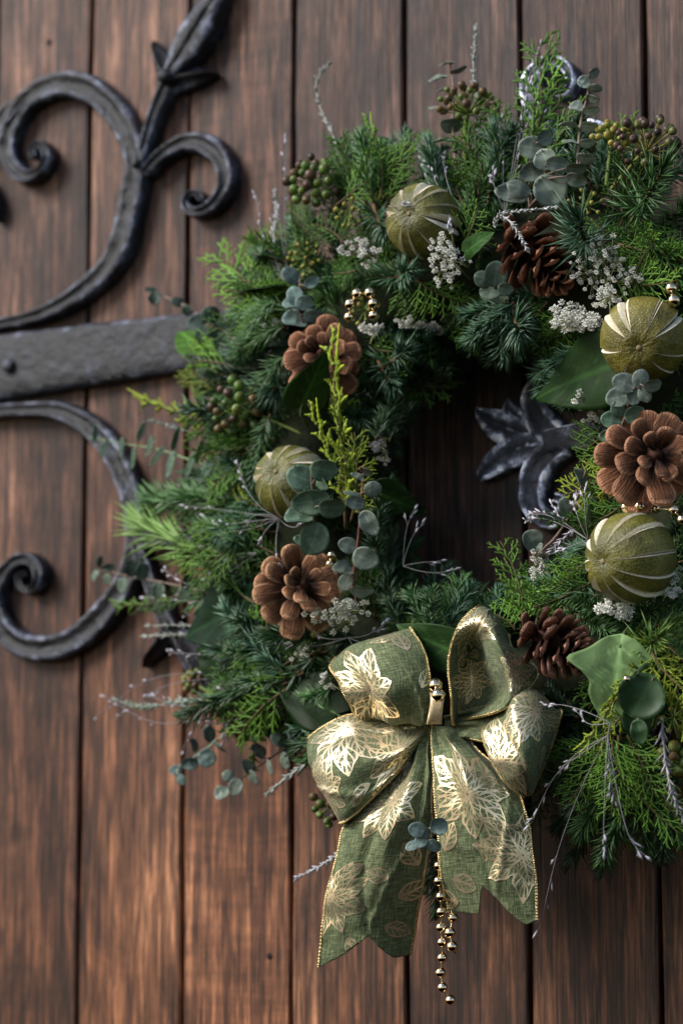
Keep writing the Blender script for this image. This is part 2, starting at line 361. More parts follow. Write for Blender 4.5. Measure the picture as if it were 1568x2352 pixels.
# ------------------------------------------------------------------ wrought iron
PROF = [(-1, 0), (-1, .45), (-.86, .82), (-.62, .95), (-.40, .84), (-.22, .74), (0, .72), (.22, .78), (.42, .90), (.64, .98), (.86, .80), (1, .42), (1, 0)]
FLAT = [(-1, 0), (-1, .45), (-.93, .80), (-.84, .92), (-.78, .97), (-.5, 1), (0, 1), (.5, 1), (.78, .97), (.84, .92), (.93, .80), (1, .45), (1, 0)]
RIDG = [(-1, 0), (-1, .25), (-.8, .42), (-.55, .55), (-.3, .72), (-.12, .90), (0, 1), (.12, .84), (.3, .66), (.55, .52), (.8, .45), (1, .25), (1, 0)]
LEAFP = [(-1, 0), (-1, .72), (-.92, .90), (-.6, .97), (-.3, 1), (-.10, .95), (0, .68), (.10, .95), (.3, 1), (.6, .96), (.92, .88), (1, .70), (1, 0)]
def band(name, parent, pts, prof=PROF, th=.016, n=7, lift=0.0, seed=0, rough=1.0):
    """forged bar swept flat on the door: pts = (px, py, width px)"""
    P = crom([(*U(x, y, 0).xz, wd) for x, y, wd in pts], n)
    mb = MB(); m = len(P); c = len(prof); base = Vector(parent.location)
    for i, (x, z, wd) in enumerate(P):
        a = P[max(i-1, 0)]; b = P[min(i+1, m-1)]
        t = Vector((b[0]-a[0], b[1]-a[1])); t.normalize()
        nx, nz_ = t.y, -t.x
        hw = max(wd, 2)/2/2960*(1+.16*abs(nx))
        hw *= 1+.05*rough*noise.noise(Vector((x*40, z*40, seed)))
        tt = th*min(1, .45+wd/45)
        for k, (q, hgt) in enumerate(prof):
            X, Z = x+nx*hw*q, z+nz_*hw*q
            hg = tt*hgt*(1+.10*rough*noise.noise(Vector((X*90, Z*90, 5+seed))))
            edge = (.95 if .8 < abs(q) < .99 else .10) if prof is FLAT else (.95 if .55 < abs(q) < .99 else (.15 if abs(q) < .45 else .4))
            mb.vert((X-base.x, -lift-hg-base.y, Z-base.z), (edge,)*3)
    for i in range(m-1):
        for k in range(c-1):
            mb.f.append((i*c+k, (i+1)*c+k, (i+1)*c+k+1, i*c+k+1))
    mb.f.append(tuple(range(c))); mb.f.append(tuple((m-1)*c+k for k in range(c))[::-1])
    return link(name, mb.mesh(name, M['iron']), parent, None, (8.5, 8.3, 8.2) if parent['category'] == 'door ornament' else (.8, .84, .95))
def boss(name, parent, px, py, rpx, h=.006, lift=.009):
    p = U(px, py, 0); r = rpx/2960; mb = MB(); base = Vector(parent.location)
    ids = [[mb.vert((p.x-base.x+math.cos(a*math.pi/8)*r*q, -lift-h*hh-base.y, p.z-base.z+math.sin(a*math.pi/8)*r*q), (.6*hh,)*3) for a in range(16)] for q, hh in ((1.0, -.5), (1.0, .2), (.8, .7), (.45, .95), (.06, 1))]
    for i in range(4):
        for k in range(16): mb.f.append((ids[i][k], ids[i][(k+1) % 16], ids[i+1][(k+1) % 16], ids[i+1][k]))
    mb.f.append(tuple(ids[-1]))
    return link(name, mb.mesh(name, M['iron']), parent, None, (3.4, 3.5, 3.9) if parent['category'] == 'door ornament' else (.8, .84, .95))

hinge = thing('hinge_strap', 'black wrought iron hinge strap with large curling scrolls left of the wreath', 'hinge', U(0, 850, 0))
band('strap_bar', hinge, [(-170, 872, 190), (0, 850, 172), (200, 822, 158), (400, 796, 145), (650, 762, 128), (900, 729, 108)], FLAT, .015, 8, 0, 1)
boss('rivet', hinge, 48, 848, 19, .006, .0145)
band('upper_scroll', hinge, [(-40, 756, 26), (0, 752, 30), (80, 737, 36), (145, 712, 44), (205, 675, 52), (262, 622, 58), (294, 565, 62), (310, 500, 62), (322, 440, 62), (330, 385, 60), (318, 335, 60), (298, 290, 62), (264, 244, 64), (220, 210, 66), (168, 199, 66), (120, 210, 64), (76, 240, 60), (46, 288, 56), (34, 344, 48), (48, 388, 42), (80, 412, 36), (114, 396, 29), (128, 362, 24), (110, 337, 21), (93, 350, 19), (95, 368, 17)], seed=2)
band('scroll_arm', hinge, [(78, 236, 40), (30, 275, 56), (-10, 315, 60), (-70, 390, 62), (-100, 470, 60)], seed=3, lift=.0004)
band('scroll_tail', hinge, [(-60, 380, 30), (-18, 425, 28), (2, 468, 22), (4, 512, 6)], seed=4, lift=.0002)
band('curl', hinge, [(352, 405, 32), (374, 380, 34), (402, 354, 38), (444, 334, 46), (488, 338, 52), (524, 370, 47), (536, 416, 42), (524, 456, 37), (496, 486, 31), (464, 494, 26), (444, 476, 21), (452, 453, 19), (472, 452, 17), (480, 466, 15)], seed=5, lift=.0006)
band('leaf_stem', hinge, [(340, 388, 24), (350, 350, 28), (366, 296, 34), (386, 240, 38), (402, 200, 40)], seed=6, lift=.0008)
band('leaf_finial', hinge, [(404, 205, 28), (426, 163, 44), (450, 126, 70), (474, 84, 76), (504, 36, 58), (534, -12, 24), (548, -36, 4)], LEAFP, .019, 7, .0016, 7)
band('leaflet', hinge, [(410, 210, 52), (390, 168, 50), (375, 132, 36), (366, 100, 6)], RIDG, .016, 6, .0012, 8)
band('leaflet', hinge, [(396, 200, 56), (438, 186, 62), (474, 180, 44), (510, 174, 5)], RIDG, .016, 6, .0020, 9)
boss('leaf_knot', hinge, 410, 190, 20, .009, .017)
boss('rivet', hinge, 340, 386, 13, .006, .015)
band('lower_scroll', hinge, [(-60, 958, 34), (0, 950, 36), (80, 945, 38), (152, 948, 46), (212, 976, 54), (256, 1016, 56), (288, 1064, 56), (310, 1116, 56), (326, 1180, 56), (331, 1240, 56), (322, 1300, 58), (298, 1353, 60), (264, 1401, 64), (224, 1445, 66), (176, 1477, 66), (128, 1491, 66), (80, 1488, 62), (40, 1465, 58), (14, 1425, 52), (6, 1377, 46), (22, 1330, 42), (50, 1297, 38), (82, 1287, 33), (106, 1306, 28), (108, 1338, 24), (88, 1359, 20), (66, 1350, 18), (62, 1326, 17), (78, 1320, 15)], seed=10)
band('curl', hinge, [(350, 1240, 34), (420, 1240, 36), (500, 1215, 38), (538, 1170, 36), (535, 1125, 34), (508, 1096, 32), (470, 1090, 28), (445, 1115, 25), (450, 1148, 22), (474, 1158, 18), (488, 1140, 15)], seed=11, lift=.0006)
band('leaf_stem', hinge, [(335, 1250, 26), (362, 1330, 36), (388, 1400, 40), (410, 1450, 40)], seed=12, lift=.0008)
band('leaf_finial', hinge, [(405, 1440, 40), (440, 1490, 56), (470, 1540, 62), (500, 1590, 40), (530, 1640, 4)], RIDG, .019, 7, .0016, 13)
band('leaflet', hinge, [(412, 1430, 44), (382, 1478, 40), (360, 1510, 26), (342, 1534, 5)], RIDG, .016, 6, .0012, 14)

fleur = thing('iron_fleur', 'black iron fleur-de-lis ornament on the door seen through the wreath opening', 'door ornament', U(1258, 1015, 0))
band('petal', fleur, [(1275, 1014, 52), (1205, 998, 74), (1150, 977, 62), (1118, 955, 30), (1102, 940, 5)], LEAFP, .010, 8, .0010, 20)
band('petal', fleur, [(1240, 1006, 60), (1206, 978, 60), (1184, 953, 40), (1172, 918, 4)], LEAFP, .010, 8, .0002, 21)
band('petal', fleur, [(1262, 1020, 62), (1204, 1034, 74), (1158, 1060, 58), (1126, 1088, 38), (1112, 1106, 10)], LEAFP, .010, 8, .0018, 22)
band('scroll', fleur, [(1310, 1022, 56), (1266, 988, 66), (1242, 944, 62), (1246, 902, 54), (1276, 878, 44), (1310, 888, 34), (1324, 916, 26), (1306, 936, 20)], seed=23)
band('scroll', fleur, [(1318, 1024, 56), (1272, 1050, 62), (1243, 1095, 64), (1236, 1142, 58), (1250, 1182, 50), (1280, 1200, 42), (1308, 1186, 33), (1312, 1158, 26), (1290, 1146, 20)], seed=24, lift=.0004)
band('stem', fleur, [(1270, 1020, 50), (1350, 1005, 60), (1450, 992, 66), (1600, 972, 70)], FLAT, .016, 7, .0008, 25)
topscroll = thing('iron_scroll', 'black iron scroll curling out above the top right of the wreath', 'door ornament', U(1290, 360, 0))
band('curl', topscroll, [(1330, 460, 56), (1290, 370, 54), (1262, 300, 50), (1238, 245, 46), (1230, 202, 41), (1250, 165, 35), (1284, 149, 29), (1317, 166, 24), (1324, 200, 20), (1306, 222, 17), (1284, 220, 15)], seed=30)
band('side_arm', topscroll, [(1290, 330, 30), (1340, 300, 36), (1385, 305, 38), (1430, 335, 36), (1465, 380, 32)], seed=31, lift=.0005)

# ------------------------------------------------------------------ greenery prototypes (stem along +X, unit metres)
def fir(L, nl, ang, n, seed, droop=.10, brush=1.0, nw=.0016, tipfan=True):
    rnd = random.Random(seed); st = MB(); nd = MB()
    def path(f): return Vector((L*f, L*.05*math.sin(f*2+seed), -droop*L*f*f))
    st.tube([path(i/8) for i in range(9)], [.0013*(1-.6*i/8) for i in range(9)], 5, (1, 1, 1))
    for i in range(n):
        f = (i+rnd.random())/n; f = .04+.96*f
        p = path(f); t = (path(min(1, f+.02))-path(f-.02)).normalized()
        a = rnd.uniform(0, 2*math.pi)
        side = Vector((0, math.cos(a), math.sin(a)*brush+.25*(1-brush))).normalized()
        an = R(ang+rnd.uniform(-12, 12))*(1-.55*sm(.8, 1, f))
        d = t*math.cos(an)+side*math.sin(an)
        l = nl*rnd.uniform(.78, 1.1)*(1-.35*sm(.85, 1, f))*(.6+.4*sm(0, .12, f))
        g = rnd.uniform(.75, 1.15); tip = rnd.uniform(1.0, 1.45)
        nd.spike(p, d, l, nw*rnd.uniform(.85, 1.15), t, (g*.8, g*.85, g*.75), (g*tip, g*tip, g*tip*.95), rnd.uniform(.05, .3))
    return st.mesh('fir_twig', M['bark']), nd.mesh('fir_needles', M['needle']), L
def rosette(nl, n, seed, spread=95, nw=.0017):
    """young shoot seen end on: needles fan round the tip (tip along +X)"""
    rnd = random.Random(seed); st = MB(); nd = MB(); L = nl*1.9
    def path(f): return Vector((L*f, L*.10*f*f, -L*.06*math.sin(f*3)))
    st.tube([path(i/6) for i in range(7)], [.0016, .0016, .0015, .0014, .0013, .0011, .0007], 5)
    for i in range(n):
        f = rnd.random()**.8; p = path(.25+.74*f); a = i*2.39996+rnd.uniform(-.6, .6)
        an = R((spread*(1-f)+20*f)*rnd.uniform(.75, 1.1)+rnd.uniform(-14, 14))
        d = Vector((math.cos(an), math.sin(an)*math.cos(a), math.sin(an)*math.sin(a)-.1))
        g = rnd.uniform(.65, 1.2); y = rnd.uniform(.85, 1.3)
        nd.spike(p, d, nl*rnd.uniform(.55, 1.12), nw*rnd.uniform(.75, 1.15), Vector((1, 0, 0)), (g*.75, g*.8, g*.7), (g*1.2*y, g*1.25, g*1.1), rnd.uniform(-.25, .4))
    return st.mesh('fir_twig', M['bark']), nd.mesh('fir_needles', M['needle']), L
def cedar(L, seed, dens=1.0, spread=.42, sub=True, thick=1.0, bang=38):
    rnd = random.Random(seed); st = MB(); nd = MB()
    bend = rnd.uniform(-.25, .25)
    def chain(p, d, ln, lvl, tipc):
        seg = .0026; k = max(2, int(ln/seg)); pts = []; rad = []; cols = []
        cur = Vector(p); dd = Vector(d); cv = rnd.uniform(-.02, .02)
        th = (.00115 if lvl else .0013)*thick
        for i in range(k+1):
            f = i/k; pts.append(Vector(cur)); rad.append(th*(.62 if i % 2 else 1.25)*(1-.7*f**2.2))
            cols.append(mixc((.72, .75, .7), tipc, f**1.5))
            cur = cur+dd*seg; dd = (dd+Vector((0, cv, rnd.uniform(-.03, .03)))).normalized()
        nd.tube(pts, rad, 4, cols=cols, caps=False, flat=.6, up=Vector((0, 0, 1)))
        return pts
    def tipcol(): 
        g = rnd.uniform(.95, 1.3); return (g*1.35, g*1.2, g*.8)
    main = [Vector((L*f, bend*L*f*f, -.12*L*f*f)) for f in [i/14 for i in range(15)]]
    st.tube(main, [.0013*(1-.6*i/14) for i in range(15)], 5)
    chain(main[7], (main[14]-main[7]).normalized(), L*.55, 0, tipcol())
    nb = int(L/.0058*dens); sgn = 1
    for i in range(nb):
        f = .12+.86*i/nb; sgn = -sgn
        q = f*14; a = int(q); p = main[a].lerp(main[min(14, a+1)], q-a)
        t = (main[min(14, a+1)]-main[max(0, a-1)]).normalized()
        ang = R(bang+rnd.uniform(-10, 10))*sgn
        d = Vector((t.x*math.cos(ang)-t.y*math.sin(ang), t.x*math.sin(ang)+t.y*math.cos(ang), t.z+rnd.uniform(-.2, .2))).normalized()
        ln = L*spread*(sm(0, .25, f)*.4+.6)*(1-.72*f)*rnd.uniform(.8, 1.15)+.006
        pts = chain(p, d, ln, 1, tipcol())
        if sub:
            s2 = 1
            for j in range(2, len(pts)-1, 2):
                s2 = -s2; an2 = R(36)*s2; l2 = (ln*.42)*(1-j/len(pts))*rnd.uniform(.7, 1.2)+.0035
                d2 = Vector((d.x*math.cos(an2)-d.y*math.sin(an2), d.x*math.sin(an2)+d.y*math.cos(an2), d.z+rnd.uniform(-.2, .2))).normalized()
                chain(pts[j], d2, l2, 1, tipcol())
    return st.mesh('cedar_twig', M['bark']), nd.mesh('cedar_scales', M['cedar']), L
FIRS = [fir(.085, .021, 52, 135, 1, brush=.6, nw=.0021), fir(.095, .024, 48, 150, 2, brush=.75, nw=.0021), fir(.075, .019, 58, 130, 3, brush=.4, nw=.0022), fir(.10, .028, 42, 165, 4, .22, .7, .0019), fir(.11, .020, 55, 190, 5, .05, .5, .0021)]
ROSE = [rosette(.020, 90, 11), rosette(.027, 105, 12, 100, .0016), rosette(.017, 80, 13, 85, .0017)]
CEDS = [cedar(.10, 21), cedar(.11, 22, .9, .36), cedar(.085, 23, 1.0, .5), cedar(.12, 24, .55, .15, True, 1.5, 26), cedar(.10, 25, 1.1, .45)]
CG = dict(fdark=(.030, .072, .028), fmid=(.058, .140, .040), fblue=(.068, .150, .090), flight=(.16, .28, .07), fteal=(.040, .105, .056),
          cgreen=(.072, .175, .024), cyel=(.22, .30, .024), cdark=(.042, .110, .022), cbright=(.125, .27, .038))
wreath = thing('wreath', 'round Christmas wreath of fir and cedar greenery hung on the plank door', 'wreath', U(1138, 1095, .058))
WC = Vector(wreath.location)
nfir = nced = 0
def put_sprig(kind, proto, m, color, bark=(.10, .06, .03)):
    st, nd, L = proto
    tw = link(kind, st, wreath, Matrix.Translation(-WC) @ m, bark)
    link('needles' if kind == 'fir_sprig' else 'scale_leaves', nd, tw, Matrix(), color, 'stuff')
    return tw
def sprig(kind, idx, b, t, color, wide=1.0, roll=0.0, face=.9):
    """sprig from base b=(px,py,d) to tip t=(px,py,d)"""
    protos = {'F': FIRS, 'R': ROSE, 'C': CEDS}[kind]; pr = protos[idx]
    p0, p1 = U(*b), U(*t); x = p1-p0; ln = x.length
    up = (-FW*face+Vector((0, -1, 0))*(1-face)+DIR(random.uniform(-.4, .4), random.uniform(-.4, .4))*.6)
    m = frame(x, up, p0) @ Matrix.Rotation(roll, 4, 'X')
    s = ln/pr[2]; k = (max(.75, min(1.25, s)))*wide
    c = CG[color] if isinstance(color, str) else color
    g = random.uniform(.85, 1.15); c = tuple(v*g for v in c)
    put_sprig('cedar_sprig' if kind == 'C' else 'fir_sprig', pr, m @ Matrix.Diagonal((s, k, k, 1)), c, (.16, .08, .03) if color == 'flight' else (.09, .06, .03))

# moss-bound ring that carries everything
mb = MB(); RR, rr = .158, .046
def ringp(u, v):
    a, b = u*2*math.pi, v*2*math.pi
    q = rr*(1+.18*noise.noise(Vector((math.cos(a)*6, math.sin(a)*6, b*1.3))))
    rad = RR+q*math.cos(b)
    return Vector((rad*math.cos(a), -q*math.sin(b)*1.0, rad*math.sin(a)))
mb.grid(ringp, 96, 18)
link('moss_ring', mb.mesh('moss_ring', M['moss']), wreath, Matrix(), (.018, .022, .012))

# places kept clear for what is fixed on top of the greenery
CLEAR = [(970, 510, 95), (1480, 780, 105), (660, 1105, 85), (1445, 1280, 110), (1230, 590, 105), (745, 820, 95), (685, 1350, 100), (1490, 1050, 110), (1280, 1480, 90), (1000, 1650, 170), (900, 1850, 160), (1110, 1850, 150), (850, 1560, 100), (1130, 1560, 110), (1200, 1700, 100), (830, 700, 40), (1310, 860, 80)]
def clear(pts):
    for p in pts:
        x, y = PX(p)
        for cx, cy, cr in CLEAR:
            if (x-cx)**2+(y-cy)**2 < (cr*.86)**2: return False
    return True
rnd = random.Random(99); done = 0; tries = 0
while done < 260 and tries < 4000:
    tries += 1
    a = rnd.uniform(0, 2*math.pi); ph = R(rnd.choice([rnd.uniform(-95, -40), rnd.uniform(-40, 40), rnd.uniform(-40, 40), rnd.uniform(35, 95)]))
    er = Vector((math.cos(a), 0, math.sin(a))); et = Vector((-math.sin(a), 0, math.cos(a))); fr = Vector((0, -1, 0))
    nrm = fr*math.cos(ph)+er*math.sin(ph)
    base = WC+er*RR+nrm*rr*.75
    outw = 1 if ph > -R(30) else -1
    L = rnd.uniform(.05, .08) if outw > 0 else rnd.uniform(.035, .055)
    d = (nrm*.55+er*outw*rnd.uniform(.2, .7)+et*rnd.uniform(-.9, .9)+fr*rnd.uniform(-.1, .15)).normalized()
    if math.cos(ph) > .75: d = (d-fr*max(0, d.dot(fr)-.3)).normalized()
    x, y = PX(base+d*L*.7)
    if not (-100 < x < 1750): continue
    if not clear([base+d*L*f for f in (.5, .8, 1)]): continue
    # the lower left of the ring opens out: keep the greenery darker and lower there
    isc = rnd.random() < .38
    if isc: pr = rnd.choice(CEDS[:3]+CEDS[4:]); c = rnd.choice(['cgreen', 'cdark', 'cdark', 'cgreen', 'cbright'])
    else: pr = rnd.choice(FIRS); c = rnd.choice(['fdark', 'fmid', 'fdark', 'fteal', 'fblue', 'fmid'])
    s = L/pr[2]
    m = frame(d, (-FW*.7+nrm*.8+DIR(rnd.uniform(-.5, .5), rnd.uniform(-.5, .5))), base) @ Matrix.Diagonal((s, max(.8, s), max(.8, s), 1))
    g = rnd.uniform(.8, 1.15)
    put_sprig('cedar_sprig' if isc else 'fir_sprig', pr, m, tuple(v*g for v in CG[c]))
    done += 1

SPRIGS = [
 # upright cedar at the top right
 ('C', 1, (1215, 440, .10), (1306, 78, .085), 'cgreen'), ('C', 3, (1205, 430, .11), (1260, 170, .10), 'cbright'), ('C', 1, (1190, 430, .10), (1200, 240, .10), 'cgreen'), ('C', 3, (1225, 430, .11), (1335, 215, .10), 'cgreen'), ('C', 3, (1220, 330, .10), (1300, 130, .09), 'cbright'),
 ('C', 0, (1085, 480, .10), (1055, 335, .10), 'cgreen'), ('C', 4, (1120, 470, .11), (1135, 310, .10), 'cgreen'), ('C', 0, (1070, 480, .11), (1005, 370, .10), 'cdark'), ('C', 2, (1150, 450, .11), (1165, 310, .10), 'cgreen'), ('C', 0, (1100, 450, .12), (1095, 370, .125), 'cgreen'),
 # top left
 ('C', 0, (805, 480, .11), (785, 350, .10), 'cgreen'), ('C', 4, (840, 470, .11), (850, 340, .11), 'cbright'), ('C', 3, (905, 460, .11), (872, 248, .09), 'cbright'), ('C', 2, (870, 460, .12), (910, 330, .11), 'cgreen'), ('C', 0, (770, 500, .11), (735, 390, .10), 'cdark'), ('C', 4, (730, 560, .11), (640, 470, .09), 'cgreen'), ('C', 0, (720, 610, .12), (640, 540, .11), 'cgreen'), ('C', 2, (790, 560, .12), (740, 480, .12), 'cgreen'), ('C', 0, (820, 620, .125), (760, 640, .13), 'cgreen'),
 ('C', 2, (650, 610, .09), (515, 590, .07), 'cbright'), ('C', 2, (650, 580, .09), (570, 515, .07), 'cbright'),
 # left
 ('C', 3, (520, 985, .10), (272, 900, .08), 'cyel'), ('C', 1, (560, 1000, .10), (420, 905, .09), 'cyel'), ('C', 0, (520, 900, .10), (395, 840, .08), 'cyel'), ('C', 2, (530, 840, .10), (405, 800, .08), 'cbright'), ('C', 3, (600, 1165, .11), (460, 1108, .09), 'cyel'), ('C', 2, (560, 980, .11), (480, 920, .11), 'cbright'),
 ('C', 0, (660, 1280, .11), (470, 1225, .10), 'cyel'), ('C', 4, (640, 1320, .11), (480, 1290, .10), 'cgreen'), ('C', 0, (600, 1340, .10), (500, 1260, .10), 'cgreen'), ('C', 3, (420, 1390, .08), (238, 1372, .07), 'cbright'), ('C', 2, (480, 1370, .08), (340, 1350, .07), 'cdark'),
 ('C', 0, (660, 1490, .11), (490, 1430, .10), 'cgreen'), ('C', 4, (660, 1510, .11), (510, 1545, .09), 'cgreen'), ('C', 2, (620, 1450, .12), (550, 1400, .12), 'cbright'), ('C', 0, (720, 1540, .11), (600, 1520, .11), 'cgreen'), ('C', 2, (620, 1620, .09), (540, 1560, .08), 'cdark'), ('C', 3, (600, 1660, .07), (555, 1790, .05), 'cgreen'),
 # the tall yellow-green sprig by the left lime
 ('C', 3, (795, 1215, .13), (768, 762, .17), 'cyel'), ('C', 3, (800, 1190, .13), (736, 925, .165), 'cyel'), ('C', 3, (800, 1180, .13), (806, 915, .16), 'cyel'), ('C', 1, (805, 1200, .13), (852, 1025, .15), 'cyel'),
 # top inner edge
 ('C', 2, (955, 640, .13), (1040, 720, .12), 'cbright'), ('C', 2, (930, 640, .13), (950, 740, .11), 'cgreen'), ('C', 0, (1260, 690, .12), (1185, 795, .11), 'cbright'), ('C', 2, (1290, 720, .12), (1235, 805, .11), 'cbright'), ('C', 0, (1340, 730, .12), (1295, 810, .11), 'cgreen'),
 ('C', 2, (1060, 560, .13), (1115, 510, .14), 'cbright'),
 # right flat cedar
 ('C', 0, (1480, 650, .12), (1600, 560, .12), 'cbright'), ('C', 4, (1420, 560, .12), (1560, 600, .13), 'cbright'), ('C', 2, (1400, 640, .12), (1535, 695, .14), 'cbright'), ('C', 0, (1470, 510, .12), (1590, 620, .13), 'cgreen'), ('C', 2, (1390, 560, .12), (1400, 500, .12), 'cgreen'), ('C', 2, (1500, 560, .13), (1420, 630, .14), 'cbright'), ('C', 0, (1450, 480, .12), (1540, 545, .13), 'cgreen'),
 # right inner edge, drooping towards the opening
 ('C', 1, (1430, 1010, .12), (1310, 1140, .11), 'cbright'), ('C', 0, (1440, 1060, .12), (1290, 1175, .10), 'cyel'), ('C', 4, (1440, 1110, .12), (1320, 1215, .10), 'cgreen'), ('C', 3, (1400, 960, .11), (1295, 1065, .09), 'cdark'), ('C', 0, (1440, 1150, .12), (1340, 1250, .11), 'cgreen'), ('C', 3, (1420, 1040, .12), (1340, 1180, .12), 'cyel'), ('C', 2, (1400, 1000, .12), (1300, 1030, .10), 'cgreen'), ('C', 0, (1400, 1200, .12), (1270, 1240, .10), 'cdark'),
 ('C', 1, (1200, 1440, .11), (1218, 1245, .10), 'cbright'), ('C', 0, (1210, 1450, .11), (1165, 1315, .10), 'cbright'), ('C', 2, (1185, 1450, .11), (1135, 1375, .11), 'cbright'), ('C', 0, (1230, 1440, .12), (1250, 1300, .11), 'cgreen'), ('C', 1, (1360, 1280, .13), (1205, 1385, .12), 'cbright'), ('C', 4, (1370, 1330, .13), (1230, 1420, .13), 'cgreen'), ('C', 2, (1380, 1260, .13), (1300, 1370, .13), 'cbright'), ('C', 3, (1000, 1445, .12), (905, 1420, .11), 'cyel'), ('C', 3, (1330, 1320, .13), (1215, 1360, .13), 'cbright'),
 # lower right
 ('C', 1, (1510, 1470, .14), (1395, 1545, .16), 'cyel'), ('C', 3, (1490, 1500, .14), (1410, 1620, .17), 'cyel'), ('C', 3, (1460, 1560, .15), (1302, 1700, .165), 'cyel'), ('C', 3, (1440, 1640, .15), (1350, 1690, .16), 'cyel'), ('C', 1, (1495, 1490, .15), (1545, 1630, .165), 'cyel'), ('C', 2, (1520, 1470, .15), (1590, 1540, .16), 'cyel'), ('C', 3, (1500, 1500, .15), (1512, 1650, .165), 'cyel'), ('C', 3, (1550, 1540, .15), (1560, 1690, .16), 'cyel'),
 ('C', 0, (1390, 1680, .14), (1345, 1850, .15), 'cgreen'), ('C', 4, (1420, 1690, .14), (1425, 1860, .15), 'cbright'), ('C', 0, (1440, 1690, .14), (1510, 1800, .15), 'cbright'), ('C', 1, (1400, 1720, .14), (1500, 1950, .14), 'cgreen'), ('C', 0, (1370, 1700, .14), (1300, 1790, .14), 'cgreen'), ('C', 4, (1450, 1720, .14), (1550, 1890, .14), 'cgreen'), ('C', 2, (1410, 1680, .15), (1380, 1780, .16), 'cbright'),
 # fir, left side
 ('F', 3, (665, 720, .12), (520, 690, .11), (.08, .175, .055)), ('F', 3, (655, 760, .125), (512, 810, .12), (.08, .175, .055)), ('F', 3, (665, 820, .125), (560, 930, .125), (.075, .165, .055)), ('F', 3, (640, 700, .13), (540, 760, .13), (.085, .18, .06)), ('F', 2, (620, 680, .10), (515, 640, .08), 'fdark'), ('F', 3, (660, 870, .11), (610, 990, .11), 'fblue'), ('F', 1, (620, 720, .11), (560, 830, .12), 'fmid'), ('F', 2, (620, 950, .125), (572, 1115, .12), (.07, .155, .06)), ('F', 4, (600, 1195, .09), (320, 1135, .07), 'fmid'), ('F', 1, (590, 1200, .09), (420, 1165, .07), 'fmid'), ('F', 3, (590, 1330, .10), (262, 1240, .08), 'flight'), ('F', 0, (560, 1240, .10), (450, 1190, .09), 'fmid'), ('F', 1, (580, 1120, .09), (420, 1080, .06), 'fdark'), ('F', 0, (620, 1080, .09), (520, 1020, .07), 'fdark'),
 # top
 ('F', 1, (900, 450, .10), (845, 300, .09), 'fmid'), ('F', 0, (925, 440, .10), (930, 295, .09), 'fblue'), ('F', 1, (960, 450, .10), (1000, 335, .10), 'fteal'), ('F', 0, (830, 440, .09), (770, 320, .08), 'fdark'), ('F', 1, (1290, 430, .10), (1265, 290, .09), 'fteal'), ('F', 0, (1330, 410, .10), (1345, 275, .09), 'fteal'), ('F', 1, (1380, 440, .10), (1405, 300, .09), 'fteal'), ('F', 1, (1440, 420, .10), (1500, 300, .08), 'fdark'), ('F', 0, (1500, 450, .11), (1600, 370, .10), 'fblue'), ('F', 0, (1520, 530, .11), (1600, 470, .11), 'fmid'), ('F', 1, (1490, 400, .1), (1560, 330, .09), 'fdark'),
 # inner top edge
 ('F', 1, (1190, 690, .13), (1075, 800, .12), 'fteal'), ('F', 3, (1170, 690, .13), (1135, 840, .12), 'fblue'), ('F', 1, (1200, 700, .13), (1190, 830, .11), 'fteal'), ('F', 0, (1150, 680, .12), (1055, 740, .11), 'fteal'), ('F', 0, (1175, 690, .14), (1100, 770, .14), 'fblue'), ('F', 0, (1350, 790, .12), (1215, 845, .10), 'fteal'), ('F', 1, (1340, 840, .12), (1225, 905, .10), 'fteal'), ('F', 0, (1310, 770, .11), (1225, 800, .09), 'fdark'), ('F', 2, (1350, 880, .11), (1300, 950, .09), 'fteal'), ('F', 1, (1070, 680, .09), (1010, 790, .07), 'fdark'), ('F', 0, (960, 700, .08), (950, 800, .06), 'fdark'),
 # lower inner edge
 ('F', 1, (1010, 1460, .12), (1045, 1320, .11), 'fmid'), ('F', 0, (990, 1450, .12), (955, 1345, .11), 'fmid'), ('F', 1, (1040, 1450, .12), (1075, 1335, .11), 'fblue'), ('F', 0, (1000, 1450, .13), (1005, 1350, .13), (.055, .135, .05)), ('F', 0, (930, 1440, .11), (900, 1350, .10), 'fdark'),
 ('F', 1, (900, 1400, .10), (885, 1220, .09), 'fdark'), ('F', 0, (920, 1390, .09), (945, 1280, .08), 'fdark'), ('F', 1, (880, 1300, .10), (850, 1180, .11), 'fdark'), ('F', 0, (880, 1220, .1), (900, 1100, .09), 'fdark'), ('F', 0, (900, 1010, .1), (930, 920, .08), 'fdark'), ('F', 1, (870, 1010, .12), (900, 900, .10), 'fdark'),
 ('F', 2, (1310, 1400, .13), (1430, 1370, .14), 'fmid'), ('F', 2, (1290, 1390, .13), (1400, 1440, .15), 'fmid'), ('F', 0, (1380, 1360, .13), (1220, 1330, .11), 'fteal'), ('F', 0, (1360, 1240, .12), (1250, 1290, .10), 'fblue'),
 # around the bow
 ('F', 1, (780, 1650, .12), (640, 1585, .10), 'fmid'), ('F', 0, (780, 1690, .12), (645, 1700, .09), 'fdark'), ('F', 0, (760, 1700, .11), (690, 1770, .09), 'fmid'), ('F', 0, (760, 1570, .12), (690, 1620, .12), 'fmid'), ('F', 1, (720, 1500, .12), (620, 1600, .10), 'fdark'), ('F', 1, (1000, 1880, .10), (1020, 2095, .09), 'fdark'), ('F', 0, (1020, 1900, .09), (990, 2050, .08), 'fdark'),
